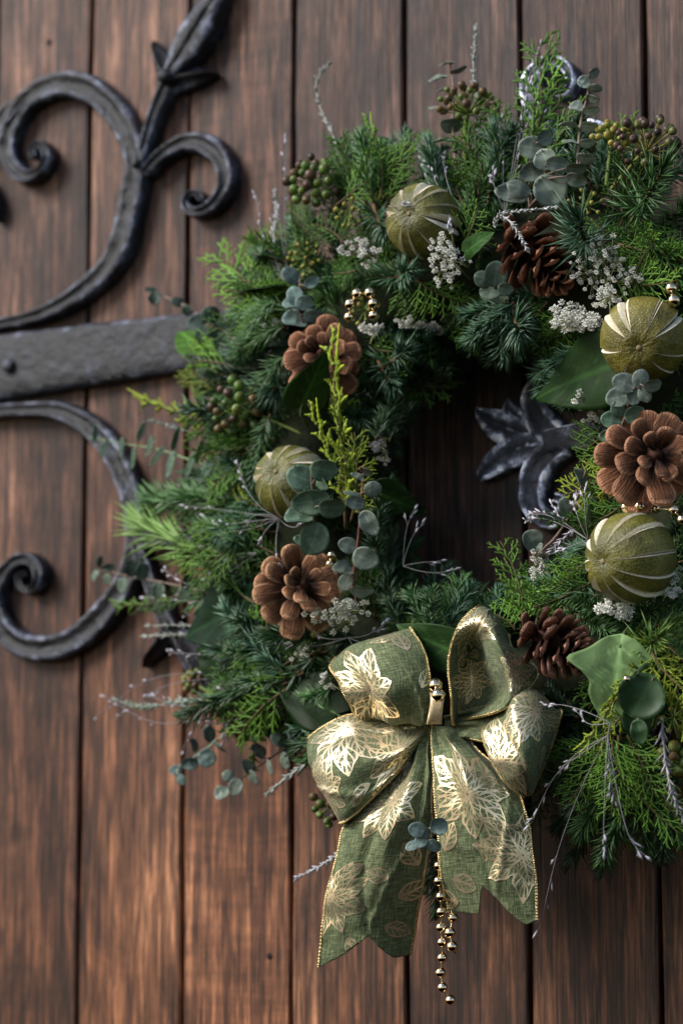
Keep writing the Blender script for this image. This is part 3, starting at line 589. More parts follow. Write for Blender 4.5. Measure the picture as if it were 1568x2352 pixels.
 ('F', 3, (1430, 1770, .13), (1325, 1950, .12), 'fmid'), ('F', 1, (1440, 1800, .13), (1400, 1990, .12), 'fmid'), ('F', 3, (1470, 1800, .13), (1485, 1985, .11), 'fmid'), ('F', 3, (1500, 1790, .13), (1570, 1950, .11), 'fmid'), ('F', 1, (1390, 1780, .12), (1260, 1900, .10), 'fdark'), ('F', 1, (1370, 1750, .12), (1240, 1800, .10), 'fdark'), ('F', 0, (1340, 1700, .12), (1235, 1690, .10), 'fdark'), ('F', 0, (1330, 1640, .12), (1240, 1590, .11), 'fdark'), ('F', 1, (1400, 1800, .11), (1300, 1990, .09), 'fdark'), ('F', 1, (1500, 1840, .12), (1540, 1980, .10), 'fdark'), ('F', 0, (1400, 1850, .11), (1370, 2010, .09), 'fteal'),
 ('F', 1, (1400, 1490, .13), (1580, 1430, .14), 'flight'), ('F', 0, (1420, 1460, .13), (1540, 1380, .14), 'fmid'), ('F', 0, (1500, 1440, .14), (1580, 1490, .15), 'flight'), ('F', 1, (1380, 1480, .13), (1460, 1430, .14), 'fmid'),
]
for kind, idx, b, t, c in SPRIGS:
    sprig(kind, idx, b, t, c, 1.0, random.uniform(-.35, .35))
# looser sprays filling the lower left and the left outline
rz = random.Random(5)
for x0, x1, y0, y1, tx0, tx1, ty0, ty1, n in [(640, 760, 1440, 1600, 470, 640, 1400, 1680, 24), (600, 700, 1500, 1620, 420, 560, 1480, 1700, 14), (560, 640, 1180, 1400, 400, 520, 1180, 1420, 12), (560, 640, 900, 1120, 440, 540, 860, 1120, 10), (600, 720, 560, 760, 520, 620, 520, 800, 10), (1380, 1500, 1560, 1760, 1330, 1560, 1760, 1960, 10), (760, 900, 430, 520, 720, 940, 300, 420, 8)]:
    for i in range(n):
        k = rz.choice('CCF'); b = (rz.uniform(x0, x1), rz.uniform(y0, y1), rz.uniform(.09, .12)); t = (rz.uniform(tx0, tx1), rz.uniform(ty0, ty1), rz.uniform(.08, .125))
        if not clear([U(*t), U(*b).lerp(U(*t), .6)]): continue
        sprig(k, rz.choice([0, 2, 4] if k == 'C' else [0, 1, 2]), b, t, rz.choice(['cgreen', 'cbright', 'cdark'] if k == 'C' else ['fmid', 'fmid', 'fdark', 'fblue']), 1.0, rz.uniform(-.4, .4))
# shoots seen end on
for idx, x, y, d, dx, dy, c, s in [(0, 868, 505, .125, .1, .25, 'fblue', 1.0), (0, 905, 815, .115, .1, -.2, 'fblue', 1.0), (2, 885, 860, .11, .3, .3, 'fteal', 1.1), (0, 915, 625, .125, 0, .1, 'fblue', 1.1), (2, 945, 590, .12, .3, -.3, 'fteal', 1.0), (1, 1478, 440, .13, .2, -.35, 'fmid', 1.15), (1, 1335, 540, .14, -.1, -.25, 'fblue', 1.15), (0, 1180, 735, .14, -.2, .4, 'fblue', 1.2), (1, 1560, 590, .12, .5, 0, 'fmid', 1.0), (0, 640, 880, .12, -.3, .2, 'fteal', 1.0), (0, 1050, 520, .1, 0, -.4, 'fteal', 1.0), (1, 1480, 1480, .14, .2, -.3, 'flight', .9), (0, 760, 1110, .11, 0, 0, 'fdark', 1.1), (0, 590, 1430, .11, -.3, 0, 'fdark', 1.1)]:
    pr = ROSE[idx]; ax = DIR(dx*2+random.uniform(-.35, .35), dy*2+random.uniform(-.35, .35), 1.0)
    m = frame(ax, Vector((0, 0, 1)), U(x, y, d)-ax*pr[2]*s*.6) @ Matrix.Diagonal((s, s, s, 1))
    g = random.uniform(.9, 1.1); put_sprig('fir_sprig', pr, m, tuple(v*g for v in CG[c]))

# ------------------------------------------------------------------ pine cones
def scale_mesh(seed, openness=.5):
    rnd = random.Random(seed); mb = MB(); nu, nv = 16, 12
    def wid(s): return .075+.185*sm(.15, .72, s) if s < .76 else .26*max(0, 1-((s-.76)/.24)**2.6)**.5
    dark, mid, tan = (.07, .055, .05), (.62, .58, .54), (2.0, 2.3, 2.5)  # wood tones; the dark base also paints in shade between scales
    def body(side):
        def fn(u, v):
            s = 1-(1-u)**1.7; t = math.sin((v-.5)*math.pi); wv = wid(s)*(1 if s < .999 else 0)
            th = .014+.075*sm(.66, .90, s)*(1-.6*t*t)
            cup = -.05*t*t*sm(.2, .8, s)+.05*s*s-.05*sm(.8, 1, s)
            lift = .07*math.exp(-((s-.90)/.06)**2-(t/.3)**2) if side < 0 else 0
            z = cup+(.012 if side > 0 else -th-lift)
            return Vector((s, t*wv, z))
        def cf(u, v):
            s = 1-(1-u)**1.7; t = abs(math.sin((v-.5)*math.pi))
            c = mixc(dark, mid, sm(.46, .78, s))
            e = max(.10*sm(.74, .80, s)+.9*sm(.90, .97, s), .9*sm(.72, .92, t)*sm(.45, .75, s))
            c = mixc(c, tan, e*(.75 if side > 0 else .9))
            if side > 0: c = mixc(c, (.55, .5, .5), .8*math.exp(-(t/.12)**2)*sm(.3, .5, s)*(1-sm(.8, .9, s)))
            return c
        ids = mb.grid(fn, nu, nv, cf)
        return ids
    a = body(1); b = body(-1)
    for i in range(nu):
        mb.f.append((a[i][0], b[i][0], b[i+1][0], a[i+1][0])); mb.f.append((a[i][nv], a[i+1][nv], b[i+1][nv], b[i][nv]))
    for j in range(nv): mb.f.append((a[nu][j], b[nu][j], b[nu][j+1], a[nu][j+1]))
    return mb.mesh('cone_scale', M['cone'])
SCALES = [scale_mesh(1), scale_mesh(2)]
def cone(label, px, py, d, axis, rpx, hpx, n=62, open0=98, open1=22, tint=(.20, .095, .05), power=1.0, spin=0.0, smax=1.0):
    c = U(px, py, d); Rm = rpx/3250; H = hpx/3250
    root = thing('pine_cone', label, 'pine cone', c, 'pine cones wired to the wreath')
    q = axis.to_track_quat('Z', 'Y').to_matrix().to_4x4() @ Matrix.Rotation(spin, 4, 'Z')
    mb = MB(); mb.tube([(0, 0, -H*.5), (0, 0, -H*.2), (0, 0, H*.2), (0, 0, H*.5)], [Rm*.20, Rm*.24, Rm*.18, Rm*.06], 10, (.22, .18, .17))
    link('core', mb.mesh('cone_core', M['cone']), root, q, tint)
    for i in range(n):
        f = i/(n-1); a = i*2.39996+random.uniform(-.08, .08)
        el = R(open0+(open1-open0)*f**power+random.uniform(-13, 13))
        ln = Rm*(.80+.24*math.sin(min(1, f*1.9)*math.pi*.75))*(1-.40*sm(.45, 1, f))*smax*random.uniform(.84, 1.08)
        z = -H*.46+H*.82*f
        dv = Vector((math.sin(el)*math.cos(a), math.sin(el)*math.sin(a), math.cos(el)))
        upv = Vector((-math.cos(el)*math.cos(a), -math.cos(el)*math.sin(a), math.sin(el)))
        m = frame(dv, upv, Vector((0, 0, z))) @ Matrix.Rotation(random.uniform(-.35, .35), 4, 'X') @ Matrix.Rotation(random.uniform(-.12, .12), 4, 'Z') @ Matrix.Diagonal((ln, ln*.98*random.uniform(.9, 1.1), ln, 1))
        g = random.uniform(.9, 1.12)
        link('scale', SCALES[i % 2], root, q @ m, tuple(v*g for v in tint))
    return root
cone('open pine cone half behind the fir needles below the top lime', 1232, 590, .135, DIR(.55, .62, .42), 92, 185, 50, 86, 24, (.22, .085, .046), .9, .4)
cone('reddish open pine cone beside the gold bead loop, left of the opening', 745, 818, .13, DIR(-.15, -.12, 1), 98, 120, 25, 100, 50, (.26, .112, .060), 1.0, 1.2)
cone('pale brown open pine cone on the left, under the left lime', 686, 1352, .145, DIR(.22, -.25, 1), 106, 125, 25, 102, 50, (.34, .160, .080), 1.0, 2.0)
cone('large rosette-like pine cone at the right edge between two limes', 1494, 1050, .15, DIR(.12, -.10, 1), 116, 125, 29, 104, 46, (.25, .108, .056), 1.0, .3)
cone('small dark pine cone right beside the green bow', 1282, 1482, .15, DIR(.62, .30, .62), 82, 165, 48, 82, 24, (.20, .088, .055), .9, 2.5)

# ------------------------------------------------------------------ dried limes
def lime(label, px, py, d, axis, rpx, ns=10, openw=.16, tint=(1, 1, 1), squash=.95, spin=0.0):
    c = U(px, py, d); r = rpx/3270
    root = thing('dried_lime', label, 'dried lime', c, 'dried limes wired to the wreath')
    q = axis.to_track_quat('Z', 'Y').to_matrix().to_4x4() @ Matrix.Rotation(spin, 4, 'Z') @ Matrix.Diagonal((1, 1, squash, 1))
    rnd = random.Random(int(px))
    edges = [(k+rnd.uniform(-.26, .26))*2*math.pi/ns for k in range(ns)]; edges.append(edges[0]+2*math.pi)
    ow = [openw*rnd.choice([.2, .5, .9, 1.3, .35]) for _ in range(ns)]; ow.append(ow[0])
    th0, th1 = R(24), R(156)
    def gap(k, th):
        f = (th-th0)/(th1-th0)
        return 0 if f <= 0 or f >= 1 else ow[k]*math.sin(math.pi*f)**.7*1.12/max(.4, math.sin(th))
    def rad(th, lon, e):
        return r*(1+.045*noise.noise(Vector((math.cos(lon)*1.1*math.sin(th), math.sin(lon)*1.1*math.sin(th), math.cos(th)*1.1+px)))+.012*noise.noise(Vector((math.cos(lon)*4, math.sin(lon)*4, th*3+px)))+.012*e-.10*math.exp(-(th/R(13))**2))
    pe = MB(); pi_ = MB(); NT, NL = 30, 9
    for k in range(ns):
        def P(th, lon, e, inn=0.0):
            q2 = rad(th, lon, e)*(1-inn)
            return Vector((q2*math.sin(th)*math.cos(lon), q2*math.sin(th)*math.sin(lon), q2*math.cos(th)))
        def lons(th): return edges[k]+gap(k, th), edges[k+1]-gap(k+1, th)
        def fn(u, v):
            th = R(3)+u*R(174); a, b = lons(th); e = (abs(v*2-1)**3)*(1 if gap(k, th)+gap(k+1, th) > 0 else 0)*.8
            return P(th, a+(b-a)*v, e)
        def cf(u, v):
            th = R(3)+u*R(174); e = abs(v*2-1)
            return mixc((1, 1, 1), (.8, .72, .6), .5*sm(.8, 1, e))
        ids = pe.grid(fn, NT, NL, cf)
        for side in (0, 1):
            rows = []
            for i in range(NT+1):
                th = R(3)+i/NT*R(174); a, b = lons(th)
                g = gap(k, th) if side == 0 else gap(k+1, th)
                lon = a if side == 0 else b; cen = edges[k] if side == 0 else edges[k+1]
                e = .8 if gap(k, th)+gap(k+1, th) > 0 else 0
                o = P(th, lon, e, -.004); mlon = lon+(cen-lon)*.55
                rows.append((pi_.vert(o), pi_.vert(P(th, lon+(cen-lon)*.50, e, .035)), pi_.vert(P(th, lon+(cen-lon)*.82, 0, .16))))
            for i in range(NT):
                for j in range(2): pi_.f.append((rows[i][j], rows[i+1][j], rows[i+1][j+1], rows[i][j+1]))
    link('peel', pe.mesh('lime_peel', M['peel']), root, q, tint)
    link('pith', pi_.mesh('lime_pith', M['pith']), root, q)
    mb = MB(); mb.grid(lambda u, v: Vector((math.sin(u*math.pi)*math.cos(v*2*math.pi), math.sin(u*math.pi)*math.sin(v*2*math.pi), math.cos(u*math.pi)))*r*.84, 14, 20)
    link('flesh', mb.mesh('lime_flesh', M['core']), root, q)
    mb = MB(); mb.tube([(0, 0, r*.86), (0, 0, r*.915), (0, 0, r*.94), (0, 0, r*.945)], [r*.06, r*.065, r*.045, r*.015], 9)
    link('stem_button', mb.mesh('stem_button', M['button']), root, q)
lime('dark olive dried lime with slits at the top of the wreath', 972, 508, .135, DIR(-.45, -.12, .85), 86, 11, .15, (.82, .82, .7), .97, .2)
lime('yellow-green dried lime with its stem end showing, right edge above the ivy leaf', 1478, 779, .14, DIR(-.25, .30, .9), 94, 9, .10, (1.12, 1.0, .85), .88, .5)
lime('dried lime on the left, partly behind round eucalyptus leaves', 668, 1107, .13, DIR(-.45, -.30, .85), 86, 11, .13, (.95, .98, .9), .98, 1.0)
lime('olive dried lime with wide cream slits at the lower right', 1447, 1281, .155, DIR(-.72, .08, .66), 96, 11, .17, (.88, .86, .66), 1.0, .15)

# ------------------------------------------------------------------ eucalyptus
def disc_leaf(aspect, seed, cup=.12, point=.0):
    mb = MB(); nr, na = 5, 22
    def rim(a):
        x = .5+.5*math.cos(a); y = .5*aspect*math.sin(a)
        if point: x = x+point*max(0, math.cos(a))**6
        y *= 1-.25*point*3*max(0, math.cos(a))
        k = 1+.07*noise.noise(Vector((math.cos(a)*1.5, math.sin(a)*1.5, seed*3.7))); x = .5+(x-.5)*k; y *= k
        return x, y
    def col(x, y, q):
        vein = math.exp(-(y/.018)**2)*.5
        sv = max(0, math.cos((x*1.0-abs(y)*.9)*2*math.pi*4.5))**8*.22
        return tuple((.92+vein+sv+.10*(q > .9))*k for k in (1, 1, .97))
    for side in (0, 1):
        ids = []
        for i in range(nr+1):
            q = i/nr; row = []
            for k in range(na):
                a = 2*math.pi*k/na; rx, ry = rim(a); x = .5+(rx-.5)*q; y = ry*q
                z = cup*(y/.5)**2*.9+.05*math.sin(x*3+seed)+.06*noise.noise(Vector((x*3, y*3, seed)))-(.003 if side else 0)-.10*(x-.3)**2
                row.append(mb.vert((x, y, z), col(x, y, q)))
            ids.append(row)
        for i in range(nr):
            for k in range(na):
                f = (ids[i][k], ids[i+1][k], ids[i+1][(k+1) % na], ids[i][(k+1) % na])
                mb.f.append(f if not side else f[::-1])
        if side == 0: top = ids[-1]
        else:
            for k in range(na): mb.f.append((top[k], ids[-1][k], ids[-1][(k+1) % na], top[(k+1) % na]))
    return mb.mesh('leaf', M['leaf'])
ROUND = [disc_leaf(.92, 1), disc_leaf(1.0, 4, .25), disc_leaf(.82, 7, .06), disc_leaf(.75, 9, .3, .08), disc_leaf(.88, 12, -.15), disc_leaf(.95, 15, .15, .05)]
SLIM = [disc_leaf(.32, 2, .1, .15), disc_leaf(.38, 5, .16, .1)]
EUC = dict(grey=(.165, .205, .17), green=(.105, .17, .115), blue=(.15, .215, .20), pale=(.26, .31, .27), dark=(.045, .075, .06), dull=(.10, .145, .105), deepgreen=(.030, .070, .024))  # last entry is a plain deep green for the large round leaves
def eucalyptus(label, stem, leaves, col, slim=False, stemcol=(.22, .16, .13), thick=.0011, name='eucalyptus_sprig'):
    """stem = [(px,py,d)], leaves = [(px,py,size px,dir deg,tilt deg)] at the depth of the stem"""
    base = U(*stem[-1]); root = thing(name, label, 'eucalyptus', base, 'eucalyptus sprigs')
    P = [Vector(p)-base for p in crom([tuple(U(*s)) for s in stem], 5)]
    mb = MB(); mb.tube(P, [thick*(.5+.5*i/len(P)) for i in range(len(P))], 6); link('stem', mb.mesh('stem', M['bark']), root, None, stemcol)
    W = [p+base for p in P]
    for lf in leaves:
        x, y, sz, dr, tilt = lf[:5]; dd = lf[5] if len(lf) > 5 else None
        if dd is None:
            near = min(W, key=lambda p: (PX(p)[0]-x)**2+(PX(p)[1]-y)**2); dd = -near.y+.004
        c = U(x, y, dd); s = sz/3230; ax = DIR(math.cos(R(dr)), math.sin(R(dr)), random.uniform(-.15, .25))
        upv = -FW; m = frame(ax, upv, Vector()) @ Matrix.Rotation(R(tilt+random.uniform(-12, 12)), 4, 'X')
        m = Matrix.Translation(c-base-ax*s*.5) @ m @ Matrix.Diagonal((s, s, s, 1))
        g = random.uniform(.85, 1.15)
        o = link('leaf', random.choice(SLIM if slim else ROUND), root, m, tuple(v*g for v in EUC[lf[6] if len(lf) > 6 else col]))
        pt = min(W, key=lambda p: (p-c).length)-base
        tipb = (c-base)-ax*s*.48
        if .0012 < (pt-tipb).length < .03:
            k = MB(); k.tube([pt, pt.lerp(tipb, .5)+Vector((0, 0, .0004)), tipb], [.0007, .0006, .0005], 5); link('leaf_stalk', k.mesh('leaf_stalk', M['bark']), root, None, stemcol)
eucalyptus('eucalyptus sprig with large round leaves in front of the left lime', [(712, 1072, .175), (718, 1150, .17), (722, 1240, .16), (735, 1330, .13)],
  [(691, 1098, 66, 205, 8), (743, 1078, 62, 15, 25), (716, 1152, 84, 170, -10), (761, 1165, 60, 5, 30), (687, 1190, 68, 178, 55), (722, 1237, 76, 110, 10), (742, 1105, 44, 60, 50), (700, 1243, 46, 200, 35)], 'green')
eucalyptus('eucalyptus sprig with small grey leaves and a reddish stem beside the opening', [(834, 1068, .15), (831, 1133, .155), (822, 1238, .155), (814, 1302, .15), (812, 1345, .14)],
  [(808, 1131, 42, 185, 62), (856, 1124, 42, -20, 20), (818, 1155, 44, 190, 5), (847, 1200, 58, 60, 10), (799, 1253, 42, 205, 25), (838, 1283, 58, 25, 15), (789, 1310, 52, 190, 50), (794, 1338, 44, 120, 20), (830, 1357, 50, 5, 45), (822, 1096, 32, 215, 50), (840, 1080, 32, 15, 65), (800, 1385, 36, 185, 55)], 'grey', stemcol=(.25, .10, .08))
eucalyptus('cluster of large grey-green eucalyptus leaves above the top pine cone', [(1228, 322, .135), (1248, 380, .135), (1250, 430, .13), (1215, 475, .11)],
  [(1221, 338, 58, 190, 5), (1250, 316, 36, -35, 25), (1252, 366, 50, 70, 15), (1279, 376, 50, 10, 20), (1225, 393, 62, 160, -5), (1263, 436, 76, 60, 5), (1178, 444, 74, 190, 10), (1192, 432, 60, 200, 35), (1322, 388, 46, 5, 62), (1322, 412, 46, 20, 35)], 'grey')
eucalyptus('thin upright eucalyptus sprig with small pale leaves, right of the iron scroll', [(1357, 160, .10), (1348, 220, .11), (1335, 270, .11), (1328, 330, .115), (1325, 420, .11)],
  [(1364, 166, 28, -20, 30), (1340, 188, 30, 200, 20), (1366, 203, 34, 5, 55), (1362, 222, 32, 20, 65), (1325, 247, 38, 190, 50), (1356, 252, 36, 0, 50), (1304, 288, 44, 182, 76), (1352, 290, 40, 10, 66), (1310, 325, 38, 190, 60), (1348, 327, 38, 0, 60), (1345, 362, 44, 10, 65)], 'pale')
eucalyptus('eucalyptus cluster tucked between the baby\'s breath and the top pine cone', [(1150, 650, .15), (1135, 660, .145), (1125, 690, .12)],
  [(1138, 630, 58, -80, 5), (1129, 666, 56, 160, 15), (1160, 664, 34, 10, 10), (1110, 641, 46, 205, 20), (1147, 688, 48, 90, 20)], 'dull')
eucalyptus('grey eucalyptus cluster hanging just below the yellow-green lime', [(1462, 880, .175), (1450, 905, .165), (1440, 940, .13)],
  [(1434, 880, 50, 205, 15), (1471, 870, 42, -75, 20), (1497, 884, 38, -5, 30), (1419, 912, 50, 170, 20), (1456, 907, 40, 105, 5), (1480, 907, 34, 50, 25)], 'grey')
eucalyptus('eucalyptus leaves touching the upper left of the rosette-like pine cone', [(1440, 945, .15), (1428, 978, .15), (1432, 1010, .13)],
  [(1405, 965, 46, 195, 15), (1457, 953, 44, -20, 10), (1398, 1001, 38, 180, 15), (1430, 1000, 36, 60, 15), (1420, 940, 40, 230, 30)], 'green')
eucalyptus('eucalyptus sprig with narrow paired leaves reaching out over the left scroll', [(205, 1004, .05), (284, 1019, .06), (364, 1032, .07), (438, 1057, .08), (520, 1085, .085), (600, 1110, .09)],
  [(218, 998, 44, -85, 20), (238, 1030, 44, 105, 15), (279, 1024, 46, 100, 25), (306, 1050, 50, 102, 15), (322, 994, 50, -70, 15), (345, 1022, 52, 110, 15), (362, 1046, 54, 125, 5), (402, 1010, 54, -72, 15), (392, 1064, 62, 108, 15), (438, 1064, 60, 112, 15), (457, 1038, 52, -70, 20), (478, 1070, 60, 108, 15), (517, 1105, 64, 110, 15), (540, 1110, 54, -70, 25)], 'green', True, (.16, .22, .12))
eucalyptus('small dark eucalyptus sprig reaching left below the light green fir shoot', [(233, 1308, .05), (306, 1326, .065), (380, 1339, .075), (480, 1363, .09)],
  [(230, 1290, 30, -80, 50), (246, 1306, 34, -20, 10), (219, 1322, 30, 130, 50), (247, 1330, 26, 80, 25), (302, 1306, 42, -95, 15), (326, 1312, 46, -70, 20), (281, 1343, 38, 110, 25), (431, 1338, 40, -60, 25), (456, 1338, 36, -50, 30), (425, 1362, 42, 100, 15), (364, 1356, 40, 100, 15)], 'dull')
eucalyptus('blue-green eucalyptus sprig hanging lowest at the lower left of the wreath', [(402, 1768, .05), (451, 1736, .06), (516, 1690, .07), (570, 1655, .08)],
  [(404, 1770, 30, 200, 20), (436, 1754, 44, 170, 5), (415, 1792, 32, 60, 35), (476, 1740, 46, 35, 15), (444, 1712, 36, -100, 50), (480, 1686, 42, -105, 30), (502, 1718, 42, 40, 62)], 'blue', stemcol=(.30, .36, .28))
eucalyptus('eucalyptus sprig with folded grey leaves on a dark stem, left of the bow', [(548, 1794, .07), (613, 1747, .08), (652, 1722, .09), (705, 1698, .10)],
  [(525, 1783, 34, 200, 25), (542, 1808, 42, 120, 10), (510, 1823, 38, 150, 35), (569, 1762, 38, -110, 55), (583, 1787, 40, 65, 55), (594, 1726, 42, -130, 50), (617, 1764, 42, 70, 55), (679, 1692, 50, -110, 20), (640, 1700, 44, 215, 35), (655, 1748, 42, 80, 45)], 'grey', stemcol=(.05, .035, .035))
eucalyptus('tiny blue eucalyptus sprig lying on the ribbon tails of the bow', [(985, 1905, .176), (982, 1925, .175), (985, 1950, .165)],
  [(1007, 1897, 38, -20, 5), (959, 1907, 38, 200, 10), (966, 1934, 32, 150, 10), (996, 1942, 32, 40, 15), (946, 1944, 28, 170, 30), (978, 1915, 26, -60, 30)], 'blue')
eucalyptus('round deep green eucalyptus leaves at the right edge beside the pale ivy leaf', [(1490, 1530, .15), (1478, 1600, .155), (1468, 1700, .14)],
  [(1474, 1600, 96, 120, 5, .165), (1465, 1650, 78, 100, 8, .16), (1468, 1680, 50, 80, 5, .168), (1487, 1545, 46, -40, 15), (1500, 1620, 60, 30, 20, .155)], 'deepgreen')
eucalyptus('dark eucalyptus sprig above the iron strap at the upper left of the wreath', [(340, 665, .04), (420, 700, .055), (500, 755, .07), (560, 790, .08)],
  [(347, 667, 30, 200, 30), (357, 684, 36, 90, 15), (408, 692, 36, 190, 25), (430, 712, 30, 80, 30), (452, 742, 50, 170, 10), (482, 725, 54, -60, 15), (502, 768, 60, 110, 10), (465, 765, 44, 110, 20)], 'dark')
eucalyptus('blue-grey eucalyptus leaves above the left pine cone', [(690, 630, .125), (685, 700, .13), (700, 750, .12)],
  [(668, 633, 50, 225, 15), (678, 680, 50, 250, 10), (672, 697, 48, 185, 60), (698, 695, 42, 20, 20), (678, 738, 64, 185, 45), (715, 648, 36, -30, 20), (720, 725, 44, 10, 40)], 'blue')
eucalyptus('eucalyptus sprig with edge-on leaves beside the tall berry head at the top', [(1032, 140, .07), (1040, 200, .08), (1040, 300, .09), (1050, 420, .1)],
  [(1026, 145, 42, 175, 74), (1052, 159, 44, -15, 72), (1010, 178, 48, 170, 64), (1000, 244, 38, 175, 76), (1038, 283, 58, 0, 68), (1022, 205, 36, 180, 70), (1018, 322, 54, 180, 72), (1060, 330, 44, 5, 70)], 'grey')
eucalyptus('grey eucalyptus leaves poking into the opening from the right', [(1345, 1080, .11), (1315, 1170, .11), (1270, 1240, .11), (1225, 1275, .10)],
  [(1331, 1100, 50, -115, 55), (1298, 1166, 46, -105, 35), (1362, 1170, 56, -80, 45), (1222, 1243, 52, -120, 25), (1258, 1274, 44, 5, 70), (1240, 1262, 30, 100, 50)], 'grey')

# ------------------------------------------------------------------ ivy leaves
def ivy_mesh(kind, seed):
    mb = MB(); nu, nv = 26, 16
    def wd(s):
        if kind == 'ovate': return .44*math.sin(math.pi*min(1, s*.98+.02)**.62)**.85*(1-.25*s)+.0
        if kind == 'narrow': return .20*math.sin(math.pi*s**.75)
        b = .40*math.sin(math.pi*s**.70)**.8
        return b+.22*math.exp(-((s-.30)/.09)**2)-.05*math.exp(-((s-.52)/.08)**2)*1.2
    def pos(side):
        def fn(u, v):
            t = v*2-1; y = t*max(.0, wd(u)); s = u-.10*abs(t)*(1-u)*(1 if kind != 'narrow' else 0)
            z = .10*abs(y)-.16*(u-.2)**2+.022*math.sin(9*u+seed)*t+.02*noise.noise(Vector((u*4, y*6, seed)))-(.004 if side else 0)
            return Vector((s, y, z))
        return fn
    def cf(u, v):
        t = v*2-1; y = t*wd(u)
        ve = math.exp(-(y/.012)**2)*.8
        for x0, sl in ((.05, 1.25), (.2, .95), (.38, .75), (.55, .6)):
            dd = abs(abs(y)-(u-x0)*sl)
            if u > x0: ve = max(ve, .55*math.exp(-(dd/.012)**2))
        k = 1+ve*1.8
        return (k, k*.97, k*.95)
    a = mb.grid(pos(0), nu, nv, cf); b = mb.grid(pos(1), nu, nv, cf)
    for i in range(nu):
        mb.f.append((a[i][0], b[i][0], b[i+1][0], a[i+1][0])); mb.f.append((a[i][nv], a[i+1][nv], b[i+1][nv], b[i][nv]))
    return mb.mesh('ivy_leaf', M['ivy'])
IVY = {k: [ivy_mesh(k, i) for i in range(2)] for k in ('ovate', 'narrow', 'lobed')}
def ivy(label, b, t, kind, col, tilt=0.0, wide=1.0):
    p0, p1 = U(*b), U(*t); ln = (p1-p0).length
    root = thing('ivy_leaf', label, 'ivy leaf', p0, 'ivy leaves in the wreath')
    m = frame(p1-p0, -FW, Vector()) @ Matrix.Rotation(R(tilt), 4, 'X') @ Matrix.Diagonal((ln, ln*wide, ln, 1))
    link('blade', random.choice(IVY[kind]), root, m, col)
    mb = MB(); x = (p1-p0).normalized(); mb.tube([x*ln*.06, -x*ln*.12+Vector((0, .004, 0)), -x*ln*.3+Vector((0, .02, 0))], [.0009, .001, .001], 5)
    link('petiole', mb.mesh('petiole', M['bark']), root, None, (.08, .12, .04))
DK = (.007, .021, .004); GLOSS = (.005, .018, .006)
ivy('large dark ivy leaf pointing left below the yellow-green lime', (1440, 826, .14), (1208, 910, .12), 'ovate', (.009, .027, .005), 24, .80)
ivy('long glossy dark ivy leaf left of the pale brown pine cone', (625, 1362, .11), (403, 1462, .10), 'ovate', GLOSS, 28, .95)
ivy('upper glossy ivy leaf overlapping the long one at the pale pine cone', (640, 1405, .12), (530, 1352, .11), 'narrow', GLOSS, -20, 1.2)
ivy('dark ivy leaf at the left of the bow\'s upper loop', (770, 1640, .12), (618, 1528, .115), 'ovate', DK, 10, .8)
ivy('dark ivy leaf pointing left between the two upper bow loops', (1060, 1505, .135), (900, 1438, .14), 'ovate', (.020, .050, .014), -18, .72)
ivy('pale green underside of an ivy leaf beside the small dark pine cone', (1425, 1476, .155), (1402, 1680, .15), 'lobed', (.155, .255, .105), 8, .95)
ivy('flat dark ivy leaf over the fir tuft at the upper left', (655, 648, .11), (514, 655, .09), 'ovate', DK, 62, .8)
ivy('small dark ivy leaf at the outer upper left among silvery stems', (680, 585, .10), (588, 545, .09), 'ovate', DK, 40, .8)
ivy('dark ivy leaf in shadow at the left rim of the opening', (862, 1130, .10), (978, 1180, .085), 'ovate', DK, 20, .9)
ivy('glossy ivy leaf low on the left rim of the opening', (880, 1300, .09), (975, 1225, .075), 'ovate', GLOSS, -40, .8)
ivy('dark ivy leaf standing in front of the reddish pine cone', (690, 935, .14), (748, 815, .165), 'ovate', (.016, .044, .008), 15, .75)
ivy('small curled ivy leaf left of the top pine cone', (1068, 580, .14), (1128, 530, .15), 'ovate', (.022, .065, .012), -40, .8)
ivy('narrow green ivy leaf lying over the iron strap', (480, 812, .08), (402, 748, .06), 'narrow', (.05, .12, .02), 20, 1.3)
ivy('dark ivy leaf hidden behind the berry head on the left', (535, 880, .09), (430, 862, .075), 'ovate', DK, 30, .8)
ivy('dark ivy leaf behind silver grass at the lower left', (520, 1545, .09), (448, 1478, .08), 'ovate', DK, 15, .8)
ivy('glossy ivy leaf pointing left just above the bow\'s left loop', (735, 1655, .10), (592, 1680, .085), 'ovate', GLOSS, 35, .75)
ivy('dark edge-on ivy leaf at the top left outline of the wreath', (870, 330, .09), (766, 322, .08), 'ovate', (.03, .07, .03), 68, .9)
ivy('dark ivy leaf in shade right of the small pine cone at the top', (1100, 590, .13), (1140, 612, .14), 'ovate', DK, 20, .9)

# ------------------------------------------------------------------ ivy berry heads
def berry_mesh():
    mb = MB(); rings = []
    prof = [(0, -1), (.55, -.85), (.9, -.35), (1.0, .15), (.86, .55), (.62, .74), (.55, .80), (.38, .79), (.12, .98), (0, 1.0)]
    for q, z in prof:
        c = (1, 1, 1) if z < .6 else (.75, .5, .35)
        rings.append([mb.vert((q*math.cos(k*math.pi/6), q*math.sin(k*math.pi/6), z), c) for k in range(12)])
    for i in range(len(prof)-1):
        for k in range(12): mb.f.append((rings[i][k], rings[i][(k+1) % 12], rings[i+1][(k+1) % 12], rings[i+1][k]))
    return mb.mesh('berry', M['berry'])
BERRY = berry_mesh()
BP = dict(green=[(.085, .16, .028), (.07, .13, .025), (.11, .18, .04), (.12, .09, .035), (.07, .05, .03)], mixed=[(.10, .17, .03), (.13, .09, .03), (.11, .07, .035), (.14, .19, .04)], brown=[(.075, .05, .03), (.06, .038, .03), (.10, .11, .03), (.055, .035, .028)], yellow=[(.25, .25, .03), (.20, .22, .04), (.28, .27, .05)])
